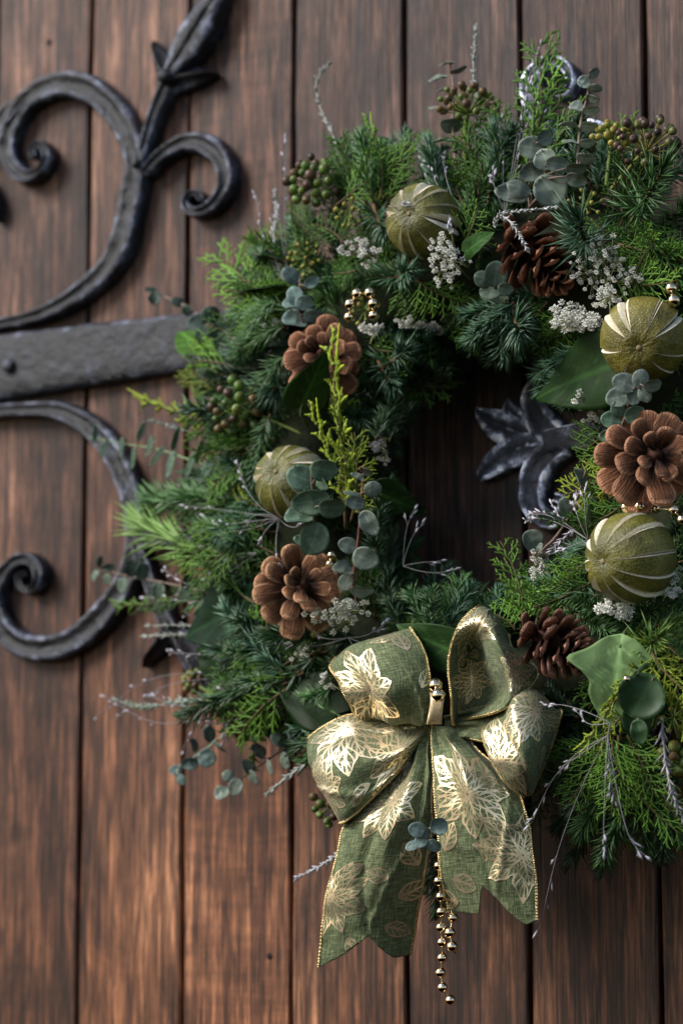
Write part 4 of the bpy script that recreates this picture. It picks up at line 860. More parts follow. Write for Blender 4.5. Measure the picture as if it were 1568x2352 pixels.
def berries(label, c, r, axis, stalk, n, pal, bpx, hemi=75, stalkcol=(.14, .19, .05), sw=.0013):
    """umbel: centre c=(px,py,d), reach r px, stalk = [(px,py,d)...]"""
    p = U(*c); root = thing('ivy_berry_head', label, 'ivy berries', p, 'ivy berry heads')
    hub = -axis*r*.45/3240
    mb = MB(); path = [hub]+[U(*s)-p for s in stalk]
    mb.tube([Vector(q) for q in crom([tuple(v) for v in path], 4)], sw, 6)
    rb = bpx/2/3240; q = axis.to_track_quat('Z', 'Y').to_matrix()
    pos = []
    for i in range(n):
        z = 1-(1-math.cos(R(hemi)))*(i+.5)/n; a = i*2.39996
        d = q @ Vector((math.sqrt(1-z*z)*math.cos(a), math.sqrt(1-z*z)*math.sin(a), z))
        e = hub+(d*(r/3240)*random.uniform(.85, 1.08))*1.05
        mb.tube([hub, hub.lerp(e, .5)+Vector((0, 0, random.uniform(-.001, .001))), e], [.00055, .0005, .0006], 5, caps=False); pos.append((e, d))
    link('stalks', mb.mesh('stalks', M['bark']), root, None, stalkcol)
    for e, d in pos:
        s = rb*random.uniform(.7, 1.1); m = Matrix.Translation(e) @ d.to_track_quat('Z', 'Y').to_matrix().to_4x4() @ Matrix.Diagonal((s, s, s*1.1, 1))
        link('berry', BERRY, root, m, random.choice(BP[pal]))
berries('full green and brown berry head at the upper left outline', (716, 415, .115), 62, DIR(-.35, -.25, .85), [(745, 470, .09)], 28, 'green', 25)
berries('tall brownish berry head on a thick green stalk at the top', (1075, 232, .095), 66, DIR(0, -.9, .35), [(1068, 300, .10), (1070, 420, .10)], 32, 'mixed', 19, 88, (.13, .18, .035), .0019)
berries('small yellow bud head on a stalk at the upper right', (1405, 305, .11), 40, DIR(0, -.8, .5), [(1398, 370, .11), (1390, 440, .11)], 20, 'yellow', 16, 85)
berries('dark brown berry head on a slanting stalk at the upper right corner', (1492, 318, .11), 70, DIR(.15, -.75, .5), [(1474, 352, .11), (1400, 438, .11)], 34, 'brown', 20, 95, (.22, .19, .06), .0017)
berries('big green berry head on the left above the narrow eucalyptus', (538, 935, .12), 62, DIR(-.15, .15, 1), [(600, 955, .11), (700, 1000, .10)], 22, 'green', 25, 80)
berries('tiny yellow bud head left of the top lime', (800, 492, .125), 34, DIR(-.1, .4, .9), [(830, 470, .11)], 12, 'yellow', 12, 80)
berries('yellow bud head among cedar at the upper left', (698, 592, .12), 40, DIR(-.2, .1, .9), [(740, 620, .10)], 18, 'yellow', 13, 85)
berries('drooping head of bright green berries under the silvery twig at lower left', (560, 1655, .09), 58, DIR(-.45, .75, .45), [(600, 1618, .09), (650, 1600, .10)], 18, 'green', 26, 60)
berries('small blurry berry cluster at the far lower left by the iron leaf', (440, 1565, .06), 26, DIR(-.5, -.3, .7), [(480, 1590, .07), (540, 1610, .08)], 12, 'mixed', 20, 80)
berries('green berries peeping out left of the bow\'s tail', (752, 1858, .10), 46, DIR(-.7, .45, .4), [(790, 1830, .10)], 9, 'green', 20, 62)
berries('sparse yellow-green stalks below the pale brown pine cone', (705, 1448, .13), 40, DIR(0, .4, .8), [(720, 1420, .11)], 9, 'yellow', 13, 85)
berries('yellow bud stalks at the right edge below the round leaves', (1552, 1645, .14), 42, DIR(.1, -.2, .9), [(1560, 1700, .12)], 12, 'yellow', 14, 85)
berries('brown and green berries at the right edge beside the grey twig', (1552, 1745, .13), 34, DIR(.2, .2, .8), [(1590, 1760, .11)], 10, 'mixed', 26, 80)
berries('yellow bud head inside the gold bead loop', (838, 712, .115), 34, DIR(0, 0, 1), [(850, 690, .10)], 10, 'yellow', 12, 85)
berries('yellow bud cross above the fir rosette near the top cone', (1346, 470, .13), 36, DIR(0, -.2, .9), [(1360, 440, .11)], 10, 'yellow', 10, 88)

# ------------------------------------------------------------------ baby's breath
def floret_mesh(seed):
    rnd = random.Random(seed); mb = MB()
    for i in range(16):
        z = 1-2*(i+.5)/16*.85; a = i*2.4
        d = Vector((math.sqrt(max(0, 1-z*z))*math.cos(a), math.sqrt(max(0, 1-z*z))*math.sin(a), z))
        side = d.cross(Vector((rnd.uniform(-1, 1), rnd.uniform(-1, 1), .3))).normalized(); up = d.cross(side)
        p0 = d*.25; tip = d*rnd.uniform(.7, 1.35); wv = .27
        c = rnd.uniform(.8, 1.1)
        ids = [mb.vert(p0, (c*.75, c*.78, c*.6)), mb.vert(p0+(tip-p0)*.6+side*wv+up*.1, (c, c, c)), mb.vert(tip, (c, c, c)), mb.vert(p0+(tip-p0)*.6-side*wv+up*.1, (c, c, c)), mb.vert(p0+(tip-p0)*.6-up*.14, (c*.9, c*.9, c*.88))]
        mb.f += [(ids[0], ids[1], ids[4]), (ids[1], ids[2], ids[4]), (ids[2], ids[3], ids[4]), (ids[3], ids[0], ids[4]), (ids[0], ids[3], ids[2], ids[1])]
    return mb.mesh('floret', M['flower'], False)
FLO = [floret_mesh(i) for i in range(3)]
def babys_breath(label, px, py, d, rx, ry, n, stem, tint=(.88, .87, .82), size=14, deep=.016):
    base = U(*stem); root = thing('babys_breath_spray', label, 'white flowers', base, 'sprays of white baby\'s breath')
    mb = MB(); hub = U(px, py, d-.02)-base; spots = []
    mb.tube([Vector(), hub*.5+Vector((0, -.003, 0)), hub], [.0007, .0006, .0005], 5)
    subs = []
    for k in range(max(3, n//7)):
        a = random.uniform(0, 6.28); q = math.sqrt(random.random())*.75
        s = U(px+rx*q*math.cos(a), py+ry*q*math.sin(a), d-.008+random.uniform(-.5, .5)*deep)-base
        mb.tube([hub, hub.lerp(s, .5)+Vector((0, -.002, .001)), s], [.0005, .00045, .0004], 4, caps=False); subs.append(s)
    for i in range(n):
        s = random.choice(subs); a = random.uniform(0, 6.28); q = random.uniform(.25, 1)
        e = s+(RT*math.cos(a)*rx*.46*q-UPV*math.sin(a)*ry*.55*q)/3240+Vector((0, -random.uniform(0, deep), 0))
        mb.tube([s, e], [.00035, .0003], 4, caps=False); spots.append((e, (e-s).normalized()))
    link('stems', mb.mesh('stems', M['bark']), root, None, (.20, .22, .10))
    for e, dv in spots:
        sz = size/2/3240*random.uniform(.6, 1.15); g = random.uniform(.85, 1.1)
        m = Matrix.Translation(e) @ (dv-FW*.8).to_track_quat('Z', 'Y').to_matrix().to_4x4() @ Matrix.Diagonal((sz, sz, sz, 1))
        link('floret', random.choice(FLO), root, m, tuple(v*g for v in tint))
babys_breath('white flower spray left of and below the top lime', 838, 592, .135, 46, 42, 40, (850, 660, .10))
babys_breath('white flower spray overlapping the right side of the top lime', 1040, 600, .16, 60, 66, 74, (1080, 640, .12))
babys_breath('white flower spray right of the top pine cone', 1390, 630, .14, 56, 84, 84, (1400, 700, .11), size=12)
babys_breath('dense white flower clump left of the yellow-green lime', 1338, 735, .145, 66, 32, 62, (1380, 740, .11), size=20)
babys_breath('loose white florets directly above the yellow-green lime', 1400, 690, .15, 38, 36, 26, (1410, 740, .12))
babys_breath('shaded white flowers along the top of the opening', 1000, 757, .085, 62, 20, 30, (1010, 700, .07), (.5, .48, .46), 20)  # petal tint greyed to paint in the shade of the opening
babys_breath('white flower tuft below the large dark ivy leaf', 1356, 938, .125, 30, 40, 32, (1380, 900, .10))
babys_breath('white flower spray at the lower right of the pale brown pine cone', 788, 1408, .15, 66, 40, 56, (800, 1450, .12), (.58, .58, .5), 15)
babys_breath('white flower tuft under the lime with wide slits', 1418, 1396, .15, 44, 28, 38, (1430, 1360, .12), size=20)
babys_breath('few white flowers right of the reddish pine cone', 872, 758, .125, 26, 14, 12, (850, 790, .11), size=20)
babys_breath('tiny shaded white flowers on the left rim of the opening', 878, 1030, .115, 16, 60, 20, (860, 1040, .10), (.45, .42, .42))  # darker petal tint paints in the shade along the rim
babys_breath('few white flowers left above the reddish pine cone', 640, 755, .12, 20, 22, 12, (670, 770, .10))
babys_breath('white flower tuft at the right edge beside the wide-slit lime', 1556, 1340, .14, 22, 60, 22, (1600, 1330, .12))
babys_breath('airy white florets over the cedar at the right edge, above the beads', 1455, 640, .14, 46, 40, 34, (1480, 690, .12), size=11)
babys_breath('white florets between the top lime and the opening', 935, 735, .115, 34, 22, 20, (930, 690, .10), size=13)
babys_breath('small white florets on the lower right rim of the opening', 1240, 1300, .12, 26, 34, 18, (1270, 1330, .11), size=12)
babys_breath('scattered white florets among the bottom left cedar', 700, 1500, .12, 40, 26, 16, (720, 1540, .10), size=12)
babys_breath('bit of white flower at the left edge of the bow\'s upper loop', 762, 1568, .135, 14, 22, 10, (790, 1590, .12))

# ------------------------------------------------------------------ silvery twigs
def twig(label, pts, leaf=.0055, dens=1.0, tint=(.30, .34, .29), stemc=(.34, .33, .31), w=.0022):
    base = U(*pts[0]); root = thing('silver_twig', label, 'silver twig', base, 'silvery leafy twigs')
    P = [Vector(p)-base for p in crom([tuple(U(*p)) for p in pts], 8)]
    st = MB(); st.tube(P, [.0008*(1-.5*i/len(P)) for i in range(len(P))], 6)
    nd = MB(); Lt = sum((P[i+1]-P[i]).length for i in range(len(P)-1)); n = int(Lt/.0013*dens)
    for i in range(n):
        f = i/n; q = f*(len(P)-1); k = int(q); p = P[k].lerp(P[min(len(P)-1, k+1)], q-k); t = (P[min(len(P)-1, k+1)]-P[max(0, k-1)]).normalized()
        a = i*2.4; o = t.orthogonal().normalized(); o.rotate(Matrix.Rotation(a, 3, t))
        g = random.uniform(.7, 1.25); cl = random.random()
        c = (g, g, g) if cl < .7 else (g*1.5, g*1.4, g*1.6)
        if noise.noise(Vector((f*14, pts[0][0], 0))) < -.12: continue
        nd.spike(p, t*random.uniform(.5, .9)+o*random.uniform(.5, .9), leaf*random.uniform(.6, 1.25)*(1-.35*f), w*.8, t, tuple(v*.7 for v in c), c, .15)
    link('stem', st.mesh('stem', M['bark']), root, None, stemc); link('leaves', nd.mesh('leaves', M['grass']), root, None, tint, 'stuff')
twig('silvery twig curving up at the top left of the wreath', [(785, 380, .09), (765, 312, .085), (739, 255, .08), (726, 203, .08), (736, 168, .08), (757, 144, .08)], .0065)
twig('tallest silvery twig at the top, behind the berry head', [(1106, 340, .08), (1099, 230, .075), (1087, 160, .075), (1094, 52, .075)], .0065)
twig('silvery twig rising through the cedar at the upper left', [(668, 690, .11), (640, 612, .10), (628, 560, .10), (634, 490, .09), (632, 430, .09)], .0065, tint=(.38, .4, .38))
twig('long silvery twig pointing left at the lower left of the wreath', [(650, 1588, .09), (520, 1600, .075), (420, 1612, .065), (330, 1624, .06), (258, 1606, .055)], .008, 1.5, (.22, .27, .21), w=.0026)
twig('pale twig pointing left above the long silvery twig', [(580, 1472, .09), (440, 1458, .07), (330, 1462, .06)], .0065)
twig('short pale twig just above its longer neighbour at lower left', [(530, 1450, .09), (430, 1437, .075), (332, 1438, .065)], .0065)
twig('short grey twig left of the bow', [(700, 1758, .10), (655, 1788, .095), (612, 1828, .09)], .008, 1.3)
twig('frosted twig lying over the top pine cone', [(1135, 520, .15), (1150, 492, .165), (1215, 482, .17), (1278, 476, .165)], .005, 1.3, (.42, .44, .4))
twig('frosted twig drooping down the front of the top pine cone', [(1150, 494, .165), (1175, 512, .175), (1195, 545, .18), (1212, 575, .18)], .006, 1.5, (.46, .48, .44))
twig('silvery twig tip left of the bow\'s left tail', [(790, 1955, .12), (735, 1990, .11), (678, 2018, .105)], .006, 1.2, (.4, .42, .44))
twig('bare grey feathery twig at the lower right edge', [(1520, 1650, .15), (1527, 1740, .15), (1545, 1830, .15), (1580, 1900, .14)], .011, 1.0, (.34, .33, .32), (.42, .41, .42))
twig('dark silvery twig below the big green berry head', [(510, 1010, .08), (430, 990, .07), (350, 966, .06)], .0065, tint=(.16, .21, .18))
twig('pale flowering twig at the right rim of the opening', [(1320, 1215, .11), (1275, 1255, .11), (1235, 1312, .11)], .006, 1.2, (.42, .4, .42), (.2, .2, .28))

# ------------------------------------------------------------------ silver grass
def grass(label, origin, tips, seeds=6, size=.005):
    base = U(*origin); root = thing('silver_grass', label, 'grass', base, 'sprays of silver grass')
    st = MB(); sd = MB()
    for tp in tips:
        e = U(*tp)-base; ln = e.length; sag = Vector((0, -.004, random.uniform(-.22, .22)*ln))
        P = [Vector(p) for p in crom([(0, 0, 0), tuple(e*.35+sag*.7), tuple(e*.7+sag*.8), tuple(e)], 5)]
        st.tube(P, [.00024, ]*len(P), 4)
        for i in range(seeds):
            f = 1-.42*(i/seeds)**1.2; q = f*(len(P)-1); k = min(len(P)-2, int(q)); p = P[k].lerp(P[k+1], q-k); t = (P[k+1]-P[k]).normalized()
            o = t.orthogonal(); o.rotate(Matrix.Rotation(random.uniform(0, 6.28), 3, t))
            dv = (t+o*random.uniform(.15, .55)).normalized(); pd = p+dv*random.uniform(.0015, .005)
            st.tube([p, pd], .0002, 4, caps=False)
            g = random.uniform(.75, 1.2); sd.spike(pd, dv, size*random.uniform(.7, 1.1), .0019, t, (g*.85, g*.8, g*.9), (g, g, g), .1)
            if random.random() < .6: sd.spike(pd, (dv+o*.5).normalized(), size*.7, .0014, t, (g*.8, g*.75, g*.85), (g, g, g), .1)
    link('stems', st.mesh('stems', M['grass']), root, None, (.24, .23, .24)); link('spikelets', sd.mesh('spikelets', M['grass']), root, None, (.46, .46, .49), 'stuff')
grass('silver grass spray left of the left lime', (640, 1190, .13), [(432, 1163, .10), (462, 1178, .10), (545, 1062, .12), (505, 1205, .11), (705, 1195, .15), (640, 1290, .15), (725, 1170, .15), (560, 1215, .12), (600, 1240, .13)])
grass('silver grass spray over the light green fir shoot', (590, 1270, .12), [(380, 1312, .09), (430, 1240, .09), (480, 1262, .10), (505, 1300, .11), (475, 1330, .10)])
grass('silver grass at the far left below the fir shoot', (600, 1400, .10), [(335, 1372, .07), (390, 1392, .07), (430, 1410, .08), (450, 1385, .08)])
grass('silver grass crossing the dark leaf at lower left', (660, 1520, .11), [(388, 1500, .08), (500, 1490, .09), (540, 1500, .10), (470, 1550, .09), (600, 1475, .11)])
grass('thin silver grass trailing below the long silvery twig', (640, 1575, .10), [(228, 1640, .05), (268, 1650, .05), (250, 1604, .05), (515, 1700, .09), (480, 1660, .09), (418, 1720, .07), (345, 1600, .06)])
grass('silver grass arching down left of the bow', (590, 1520, .11), [(635, 1625, .11), (620, 1600, .11), (520, 1680, .10), (545, 1660, .10), (660, 1590, .11)], 9)
grass('silver grass hanging down at the lower right, over the door', (1395, 1690, .165), [(1222, 1888, .15), (1240, 2128, .13), (1468, 1955, .16), (1388, 1945, .15), (1292, 1760, .16), (1412, 1835, .16)], 5, .007)
grass('silver grass strand beside the frosted lime slits at the lower right', (1400, 1660, .17), [(1255, 1622, .15), (1400, 1760, .17), (1330, 1640, .16)], 5)
grass('lilac grass spray between the top lime and cedar', (1050, 480, .13), [(985, 375, .11), (1005, 440, .13), (962, 330, .10), (1018, 362, .11), (1030, 510, .15), (940, 470, .16)])
grass('thin grass stems rising at the top beside upright cedar', (1160, 490, .12), [(1202, 300, .10), (1160, 285, .10), (1242, 98, .085), (1130, 400, .12), (1215, 190, .10)], 7)
grass('lilac grass reaching into the opening from the right', (1350, 1240, .12), [(1208, 1197, .11), (1222, 1182, .11), (1268, 1160, .11), (1320, 1150, .12), (1290, 1262, .12), (1345, 1130, .12)], 7)
grass('fine lilac grass below the pale brown pine cone', (800, 1465, .13), [(880, 1438, .13), (835, 1500, .13), (720, 1450, .13), (850, 1480, .13), (640, 1470, .12)], 6)
grass('few grass stems at the left rim of the opening', (925, 1300, .10), [(946, 1180, .09), (1035, 1312, .10), (962, 1212, .09), (1000, 1290, .1)], 4)
grass('silver grass standing at the upper left outline', (665, 660, .11), [(588, 450, .08), (656, 325, .08), (640, 480, .09), (625, 505, .09)], 6)

# ------------------------------------------------------------------ gold beads
def bead_mesh():
    mb = MB(); mb.grid(lambda u, v: (math.sin(u*math.pi)*math.cos(v*6.28319), math.sin(u*math.pi)*math.sin(v*6.28319), math.cos(u*math.pi)), 14, 20); return mb.mesh('bead', M['bead'])
BEAD = bead_mesh()
def beads(label, pts, r=.0036, ends=()):
    base = U(*pts[0]); root = thing('bead_string', label, 'bead string', base, 'strings of gold beads')
    P = [U(*p)-base for p in pts]; allp = [U(*p)-base for p in ends[:1]]+P+[U(*p)-base for p in ends[1:]]
    mb = MB(); mb.tube(allp, .0005, 5); link('thread', mb.mesh('thread', M['wire']), root)
    for p in P: link('bead', BEAD, root, Matrix.Translation(p) @ Matrix.Diagonal((r, r, r, 1)))
beads('loop of gold beads above the reddish pine cone', [(802, 728, .15), (804, 698, .155), (820, 674, .155), (849, 672, .155), (857, 697, .155), (858, 724, .15)], .0039)
beads('long string of gold beads hanging below the bow', [(1007, 1989, .14), (1007, 2024, .14), (1012, 2060, .138), (1013, 2095, .136), (1012, 2131, .135), (1015, 2165, .134), (1015, 2201, .133), (1011, 2235, .132), (1016, 2269, .131), (1034, 2298, .13)], .0035, ((1005, 1940, .14),))
beads('short second string of three gold beads beside the long one', [(1039, 2109, .13), (1033, 2143, .135), (1038, 2175, .135)], .0037, ((1030, 2060, .125), (1046, 2192, .134)))
beads('string of gold beads under the rosette-like pine cone', [(1437, 1165, .15), (1468, 1163, .15), (1505, 1168, .14), (1546, 1171, .15), (1566, 1194, .15)], .0036)
beads('two gold beads above the yellow-green lime at the right edge', [(1541, 662, .14), (1547, 690, .145)], .0042)
beads('two small gold beads left of the opening beside grey eucalyptus', [(762, 1276, .135), (758, 1297, .135)], .0034)
beads('two gold beads sitting on the knot of the bow', [(1000, 1574, .172), (1006, 1597, .178)], .0046)
beads('single gold bead glinting on the pale ivy leaf', [(1439, 1560, .172)], .0024)

# ------------------------------------------------------------------ the bow
bow = thing('ribbon_bow', 'large green linen bow with gold poinsettia print and braided gold edges', 'bow', U(1000, 1640, .13))
BW = Vector(bow.location)
class Patch:
    def __init__(s, rows, nu=10, nv=8, pl=(1.0, .0)):
        R3 = [[tuple(U(*p)) for p in r] for r in rows]
        cross = [crom(r, nv) for r in R3]                     # refine across
        cols = [crom([c[j] for c in cross], nu) for j in range(len(cross[0]))]   # refine along
        s.g = [[Vector(cols[j][i]) for j in range(len(cols))] for i in range(len(cols[0]))]
        s.nu, s.nv = len(s.g)-1, len(s.g[0])-1
        # small crumples of the cloth
        for i, r in enumerate(s.g):
            for j, p in enumerate(r):
                f, v = i/s.nu, j/s.nv
                am = pl[0]*(f/.15)*math.exp(1-f/.15)+pl[1]*((1-f)/.10)*math.exp(1-(1-f)/.10)
                k = noise.noise(p*30)*.0026+(.5-abs(noise.noise(p*46+Vector((3, 1, 7)))))*.0022+noise.noise(p*110)*.0006+am*.0040*(abs(((v*2.4+.3+.25*noise.noise(p*22)) % 1)-.5)*4-1)+.0022*math.exp(-((v-.35-.5*(f-.5)+.1*noise.noise(p*18))/.035)**2)-.002*math.exp(-((v-.78+.6*(f-.45))/.03)**2)
                r[j] = p+Vector((0, k, k*.3))
        j = s.nv//2
        s.lu = sum((s.g[i+1][j]-s.g[i][j]).length for i in range(s.nu)); s.lv = max(sum((s.g[i][q+1]-s.g[i][q]).length for q in range(s.nv)) for i in (s.nu//3, s.nu//2, 2*s.nu//3))
    def at(s, u, v):
        a = min(max(u, 0), 1)*s.nu; b = min(max(v, 0), 1)*s.nv; i, j = min(int(a), s.nu-1), min(int(b), s.nv-1); a -= i; b -= j
        g = s.g; return (g[i][j]*(1-a)+g[i+1][j]*a)*(1-b)+(g[i][j+1]*(1-a)+g[i+1][j+1]*a)*b
    def nrm(s, u, v):
        e = .012; du = s.at(u+e, v)-s.at(u-e, v); dv = s.at(u, v+e)-s.at(u, v-e); n = du.cross(dv)
        if n.length < 1e-9: n = Vector((0, -1, 0))
        return n.normalized()
    def find(s, px, py, umin=0, umax=1):
        best = None
        for i in range(s.nu+1):
            if not umin <= i/s.nu <= umax: continue
            for j in range(s.nv+1):
                p = s.g[i][j]; x, y = PX(p); q = (x-px)**2+(y-py)**2
                if best is None or q < best[0]: best = (q, i/s.nu, j/s.nv)
        return best[1], best[2]
def petal_shape(s, kind):
    if kind == 'leaf': return .30*math.sin(math.pi*s**.85)**.9+.02*math.sin(s*28)*s*(1-s)
    return .235*math.sin(math.pi*s**1.02)**1.0*(1+.08*math.sin(s*23))+.012
def build_part(name, pt, end=None, prints=(), flip=False, edge=(True, True), thick=.0005):
    """ribbon piece: cloth + wired gold edges + foil print; end(v) = last u"""
    end = end or (lambda v: 1.0)
    mb = MB(); NU, NV = pt.nu*2, pt.nv*2
    vs = []
    for i in range(NU+1):
        row = []
        for j in range(NV+1):
            v = j/NV; u = i/NU*end(v); p = pt.at(u, v)
            row.append(mb.vert(p-BW, (1, 1, 1), (u*pt.lu, v*pt.lv)))
        vs.append(row)
    for i in range(NU):
        for j in range(NV):
            q = (vs[i][j], vs[i+1][j], vs[i+1][j+1], vs[i][j+1]); mb.f.append(q)
    me = mb.mesh(name, M['fabric']); me.uv_layers[0].name = 'WUV'
    o = link(name, me, bow); so_ = o.modifiers.new('cloth', 'SOLIDIFY'); so_.thickness = thick; so_.offset = 1 if flip else -1
    for k, on in ((0.0, edge[0]), (1.0, edge[1])):
        if not on: continue
        em = MB(); e = end(k); n = max(20, int(pt.lu/.0011)); pts = []; rad = []
        for i in range(n+1):
            pts.append(pt.at(i/n*e, k)-BW); rad.append(.00075 if i % 2 else .00115)
        em.tube(pts, rad, 6); link('gold_edge', em.mesh('gold_edge', M['braid'], False), o)
    for pr in prints:
        fm = MB(); wuv = []
        kind, px, py, size, rot = pr[:5]; um = pr[5] if len(pr) > 5 else (0, 1)
        u0, v0 = pt.find(px, py, *um)
        e = .03; ua, ub, va, vb = max(0, u0-e), min(1, u0+e), max(0, v0-e), min(1, v0+e)
        tu = (pt.at(ub, v0)-pt.at(ua, v0)).length/(ub-ua); tv = (pt.at(u0, vb)-pt.at(u0, va)).length/(vb-va)
        tu = max(tu, .03); tv = max(tv, pt.lv*.55)
        sz = size/3280*(1.16 if kind == 'flower' else 1.2); pets = []
        rr_ = random.Random(int(px*7+py))
        if kind == 'flower':
            for k in range(8): pets.append((rot+k*45+rr_.uniform(-7, 7), sz*rr_.uniform(.86, 1.06), 'petal', 1.0, 0))
            for k in range(7): pets.append((rot+22+k*51.4+rr_.uniform(-6, 6), sz*rr_.uniform(.52, .66), 'petal', 1.1, 1))
        else: pets.append((rot, sz, 'leaf', 1.0, 0))
        for an, ln, kd, wk, lay in pets:
            NS, NT = 16, 8; ids = {}; ca, sa = math.cos(R(an)), math.sin(R(an))
            for i in range(NS+1):
                for j in range(NT+1):
                    q = .03+.97*i/NS; t = j/NT*2-1; x = q*ln; y = t*petal_shape(i/NS, kd)*ln*wk
                    uu, vv = u0+(x*sa+y*ca)/tu, v0+(x*ca-y*sa)/tv
                    if not (.005 < vv < .995 and .005 < uu < end(min(1, max(0, vv)))-.005): continue
                    nn = pt.nrm(uu, vv)*(-1 if flip else 1)
                    ids[i, j] = fm.vert(pt.at(uu, vv)+nn*(.00032+.00014*lay)-BW, (1, 1, 1), (i/NS, j/NT)); wuv.append((uu*pt.lu, vv*pt.lv))
            for i in range(NS):
                for j in range(NT):
                    q = [(i, j), (i+1, j), (i+1, j+1), (i, j+1)]
                    if all(k in ids for k in q): fm.f.append(tuple(ids[k] for k in (q[::-1] if flip else q)))
        if not fm.f: continue
        me = fm.mesh('gold_print', M['foil']); w2 = me.uv_layers.new(name='WUV')
        li = [0]*len(me.loops); me.loops.foreach_get('vertex_index', li); w2.data.foreach_set('uv', [x for i in li for x in wuv[i]])
        link('printed_flower' if kind == 'flower' else 'printed_leaf', me, o)
    return o
def lin(pts):
    def f(v):
        for (a, x), (b, y) in zip(pts, pts[1:]):
            if a <= v <= b: return x+(y-x)*(v-a)/(b-a)
        return pts[-1][1]
    return f
# tails
TL = Patch([[(966, 1668, .125), (974, 1668, .13), (982, 1668, .132), (990, 1668, .13)], [(900, 1775, .13), (932, 1778, .146), (963, 1780, .150), (994, 1783, .142)],
            [(798, 1885, .142), (870, 1882, .160), (935, 1880, .160), (992, 1885, .143)], [(773, 1968, .142), (840, 1965, .150), (910, 1962, .152), (980, 1962, .138)],
            [(753, 2042, .140), (820, 2040, .144), (890, 2036, .143), (971, 2030, .128)], [(739, 2120, .135), (806, 2122, .136), (880, 2117, .128), (957, 2112, .112)],
            [(731, 2226, .130), (800, 2222, .128), (870, 2216, .118), (938, 2210, .100)]])
build_part('tail', TL, lin([(0, .995), (.22, .955), (.52, .885), (.80, .975), (1, .965)]), [('flower', 905, 1842, 98, 20), ('flower', 757, 2062, 80, 60), ('leaf', 900, 2020, 62, 200), ('leaf', 960, 1990, 60, 230), ('leaf', 905, 2060, 80, -30), ('leaf', 945, 1725, 50, 100), ('leaf', 840, 1985, 50, 150), ('leaf', 880, 2130, 56, 20), ('leaf', 800, 2150, 50, 60)])
TR = Patch([[(992, 1668, .138), (1004, 1668, .142), (1022, 1668, .142), (1042, 1668, .135)], [(995, 1780, .148), (1050, 1775, .163), (1110, 1772, .158), (1165, 1785, .142)],
            [(1002, 1874, .150), (1065, 1870, .163), (1135, 1865, .160), (1205, 1862, .145)], [(1007, 1958, .147), (1080, 1955, .156), (1150, 1950, .155), (1222, 1945, .141)],
            [(1018, 2034, .138), (1088, 2035, .147), (1160, 2035, .149), (1230, 2030, .140)], [(1034, 2122, .124), (1098, 2128, .132), (1165, 2130, .140), (1234, 2128, .136)]])
build_part('tail', TR, lin([(0, .925), (.33, .935), (.42, .800), (.86, .985), (1, .955)]), [('flower', 1072, 1820, 92, 5), ('flower', 1200, 1966, 92, 10), ('leaf', 1018, 1955, 60, -60), ('leaf', 1060, 2070, 70, 190), ('leaf', 1018, 1735, 52, 80), ('leaf', 1160, 1890, 46, 60), ('leaf', 1040, 2020, 60, 20), ('leaf', 1110, 1930, 46, 100)])
# lower left loop
LL = Patch([[(992, 1655, 0.120), (990, 1663, 0.125), (988, 1672, 0.128), (986, 1682, 0.125)], [(935, 1662, 0.128), (938, 1700, 0.144), (932, 1735, 0.150), (918, 1768, 0.144)], [(872, 1652, 0.130), (862, 1715, 0.152), (856, 1780, 0.160), (850, 1838, 0.152)],
            [(808, 1641, 0.136), (792, 1715, 0.158), (800, 1795, 0.167), (818, 1868, 0.155)], [(745, 1668, 0.137), (737, 1728, 0.154), (758, 1810, 0.163), (790, 1888, 0.154)], [(702, 1703, 0.122), (708, 1757, 0.137), (736, 1815, 0.144), (781, 1890, 0.144)],
            [(745, 1700, 0.102), (748, 1755, 0.104), (775, 1815, 0.108), (805, 1872, 0.122)], [(950, 1660, 0.110), (950, 1672, 0.110), (950, 1684, 0.110), (950, 1696, 0.110)]])
build_part('loop', LL, None, [('flower', 800, 1676, 108, 0, (0, .70)), ('flower', 745, 1812, 80, 40, (0, .68)), ('flower', 918, 1728, 80, 30, (0, .5)), ('leaf', 850, 1795, 60, 60, (0, .6)), ('leaf', 740, 1745, 50, 60, (0, .68))])
# lower right loop
LR1 = Patch([[(1020, 1648, .130), (1020, 1660, .133), (1022, 1670, .133), (1026, 1682, .13)], [(1075, 1632, .132), (1080, 1650, .138), (1078, 1672, .142), (1066, 1694, .142)], [(1135, 1618, .135), (1138, 1640, .143), (1130, 1668, .150), (1104, 1702, .150)], [(1190, 1600, .135), (1190, 1620, .145), (1180, 1655, .155), (1150, 1715, .152)], [(1240, 1600, .11), (1240, 1640, .12), (1230, 1680, .125), (1200, 1740, .125)]])
build_part('inner_loop', LR1, None, [('leaf', 1070, 1670, 60, 20), ('leaf', 1130, 1660, 60, 120)])
LR2 = Patch([[(1150, 1645, 0.120), (1185, 1612, 0.115), (1225, 1615, 0.105), (1262, 1642, 0.100)], [(1106, 1680, 0.159), (1152, 1638, 0.160), (1207, 1586, 0.152), (1290, 1631, 0.125)], [(1121, 1732, 0.169), (1172, 1700, 0.176), (1228, 1668, 0.167), (1281, 1662, 0.136)],
             [(1142, 1772, 0.169), (1186, 1754, 0.176), (1232, 1734, 0.167), (1264, 1714, 0.138)], [(1169, 1806, 0.162), (1197, 1800, 0.166), (1226, 1787, 0.160), (1242, 1772, 0.138)], [(1203, 1830, 0.147), (1208, 1831, 0.147), (1211, 1831, 0.145), (1216, 1826, 0.140)], [(1190, 1800, 0.120), (1200, 1800, 0.115), (1210, 1798, 0.112), (1215, 1795, 0.110)]])
build_part('loop', LR2, None, [('flower', 1150, 1755, 88, 15, (.1, .8)), ('flower', 1232, 1635, 84, 50, (.1, .8)), ('leaf', 1250, 1710, 50, 100, (.1, .8))])
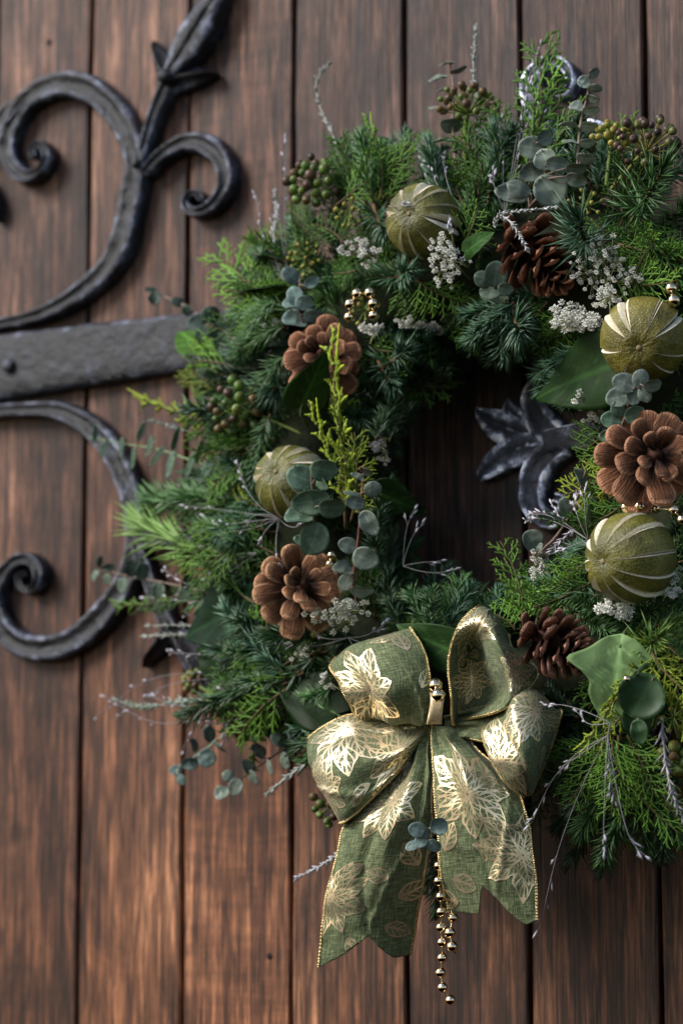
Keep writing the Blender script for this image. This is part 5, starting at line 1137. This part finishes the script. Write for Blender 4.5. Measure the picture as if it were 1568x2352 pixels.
# upper left loop
UL = Patch([[(930, 1640, 0.105), (945, 1640, 0.110), (965, 1640, 0.112), (988, 1640, 0.118)], [(835, 1652, 0.128), (882, 1661, 0.140), (932, 1667, 0.144), (990, 1664, 0.140)], [(806, 1612, 0.152), (862, 1616, 0.162), (925, 1617, 0.164), (989, 1612, 0.152)], [(778, 1562, 0.157), (846, 1560, 0.167), (915, 1554, 0.170), (984, 1545, 0.154)],
            [(760, 1531, 0.147), (812, 1504, 0.159), (890, 1484, 0.163), (970, 1488, 0.150)], [(776, 1510, 0.128), (808, 1482, 0.141), (880, 1460, 0.147), (940, 1443, 0.138)], [(805, 1532, 0.108), (842, 1508, 0.112), (892, 1492, 0.116), (948, 1482, 0.112)], [(930, 1630, 0.100), (945, 1628, 0.100), (965, 1626, 0.102), (985, 1625, 0.105)]])
build_part('loop', UL, None, [('flower', 852, 1588, 92, 10, (.1, .7)), ('leaf', 905, 1460, 56, 200, (.1, .78)), ('leaf', 935, 1500, 56, 100, (.1, .78)), ('leaf', 965, 1580, 44, 60, (.1, .7)), ('leaf', 800, 1570, 40, 190, (.1, .7))], flip=True)
# upper right loop
UR = Patch([[(1040, 1666, .142), (1044, 1662, .134), (1049, 1658, .130), (1055, 1655, .132), (1062, 1655, .138)], [(1033, 1608, .156), (1066, 1602, .130), (1108, 1592, .124), (1144, 1600, .146), (1157, 1628, .162)], [(1027, 1545, .162), (1066, 1540, .132), (1110, 1532, .128), (1146, 1538, .164), (1205, 1592, .150)],
            [(1035, 1490, .162), (1066, 1482, .142), (1105, 1476, .142), (1140, 1486, .168), (1236, 1543, .128)], [(1058, 1430, .155), (1082, 1434, .160), (1112, 1440, .162), (1142, 1450, .156), (1178, 1490, .118)], [(1094, 1396, .138), (1106, 1398, .143), (1122, 1406, .143), (1142, 1424, .137), (1168, 1460, .112)], [(1094, 1422, .112), (1108, 1424, .106), (1124, 1432, .100), (1142, 1452, .098), (1162, 1482, .098)], [(1040, 1640, .105), (1050, 1640, .100), (1060, 1640, .098), (1070, 1640, .098), (1080, 1640, .100)]])
build_part('loop', UR, None, [('flower', 1092, 1442, 84, 30, (.2, .8)), ('flower', 1190, 1545, 62, 0, (.1, .75)), ('leaf', 1100, 1505, 60, 190, (.1, .7)), ('flower', 1085, 1560, 56, 40, (.1, .6)), ('leaf', 1195, 1560, 56, 120, (.1, .75)), ('leaf', 1050, 1640, 44, 80, (.05, .6))], flip=True)
# knot: narrow cream satin band round the middle
kb = MB(); kc = U(1001, 1628, .160)-BW
def kp(u, v):
    a = u*2*math.pi; return kc+RT*((v-.5)*.0092*(1+.1*math.cos(a*2)))+UPV*math.cos(a)*.0105-FW*(math.sin(a)*.0075)+RT*.0012*math.cos(a)
kb.grid(kp, 28, 4); ko = link('knot', kb.mesh('knot', M['satin']), bow); mk = ko.modifiers.new('cloth', 'SOLIDIFY'); mk.thickness = .0008
print('objects', len(bpy.data.objects), 'tris', sum(len(m.polygons) for m in bpy.data.meshes)*2)
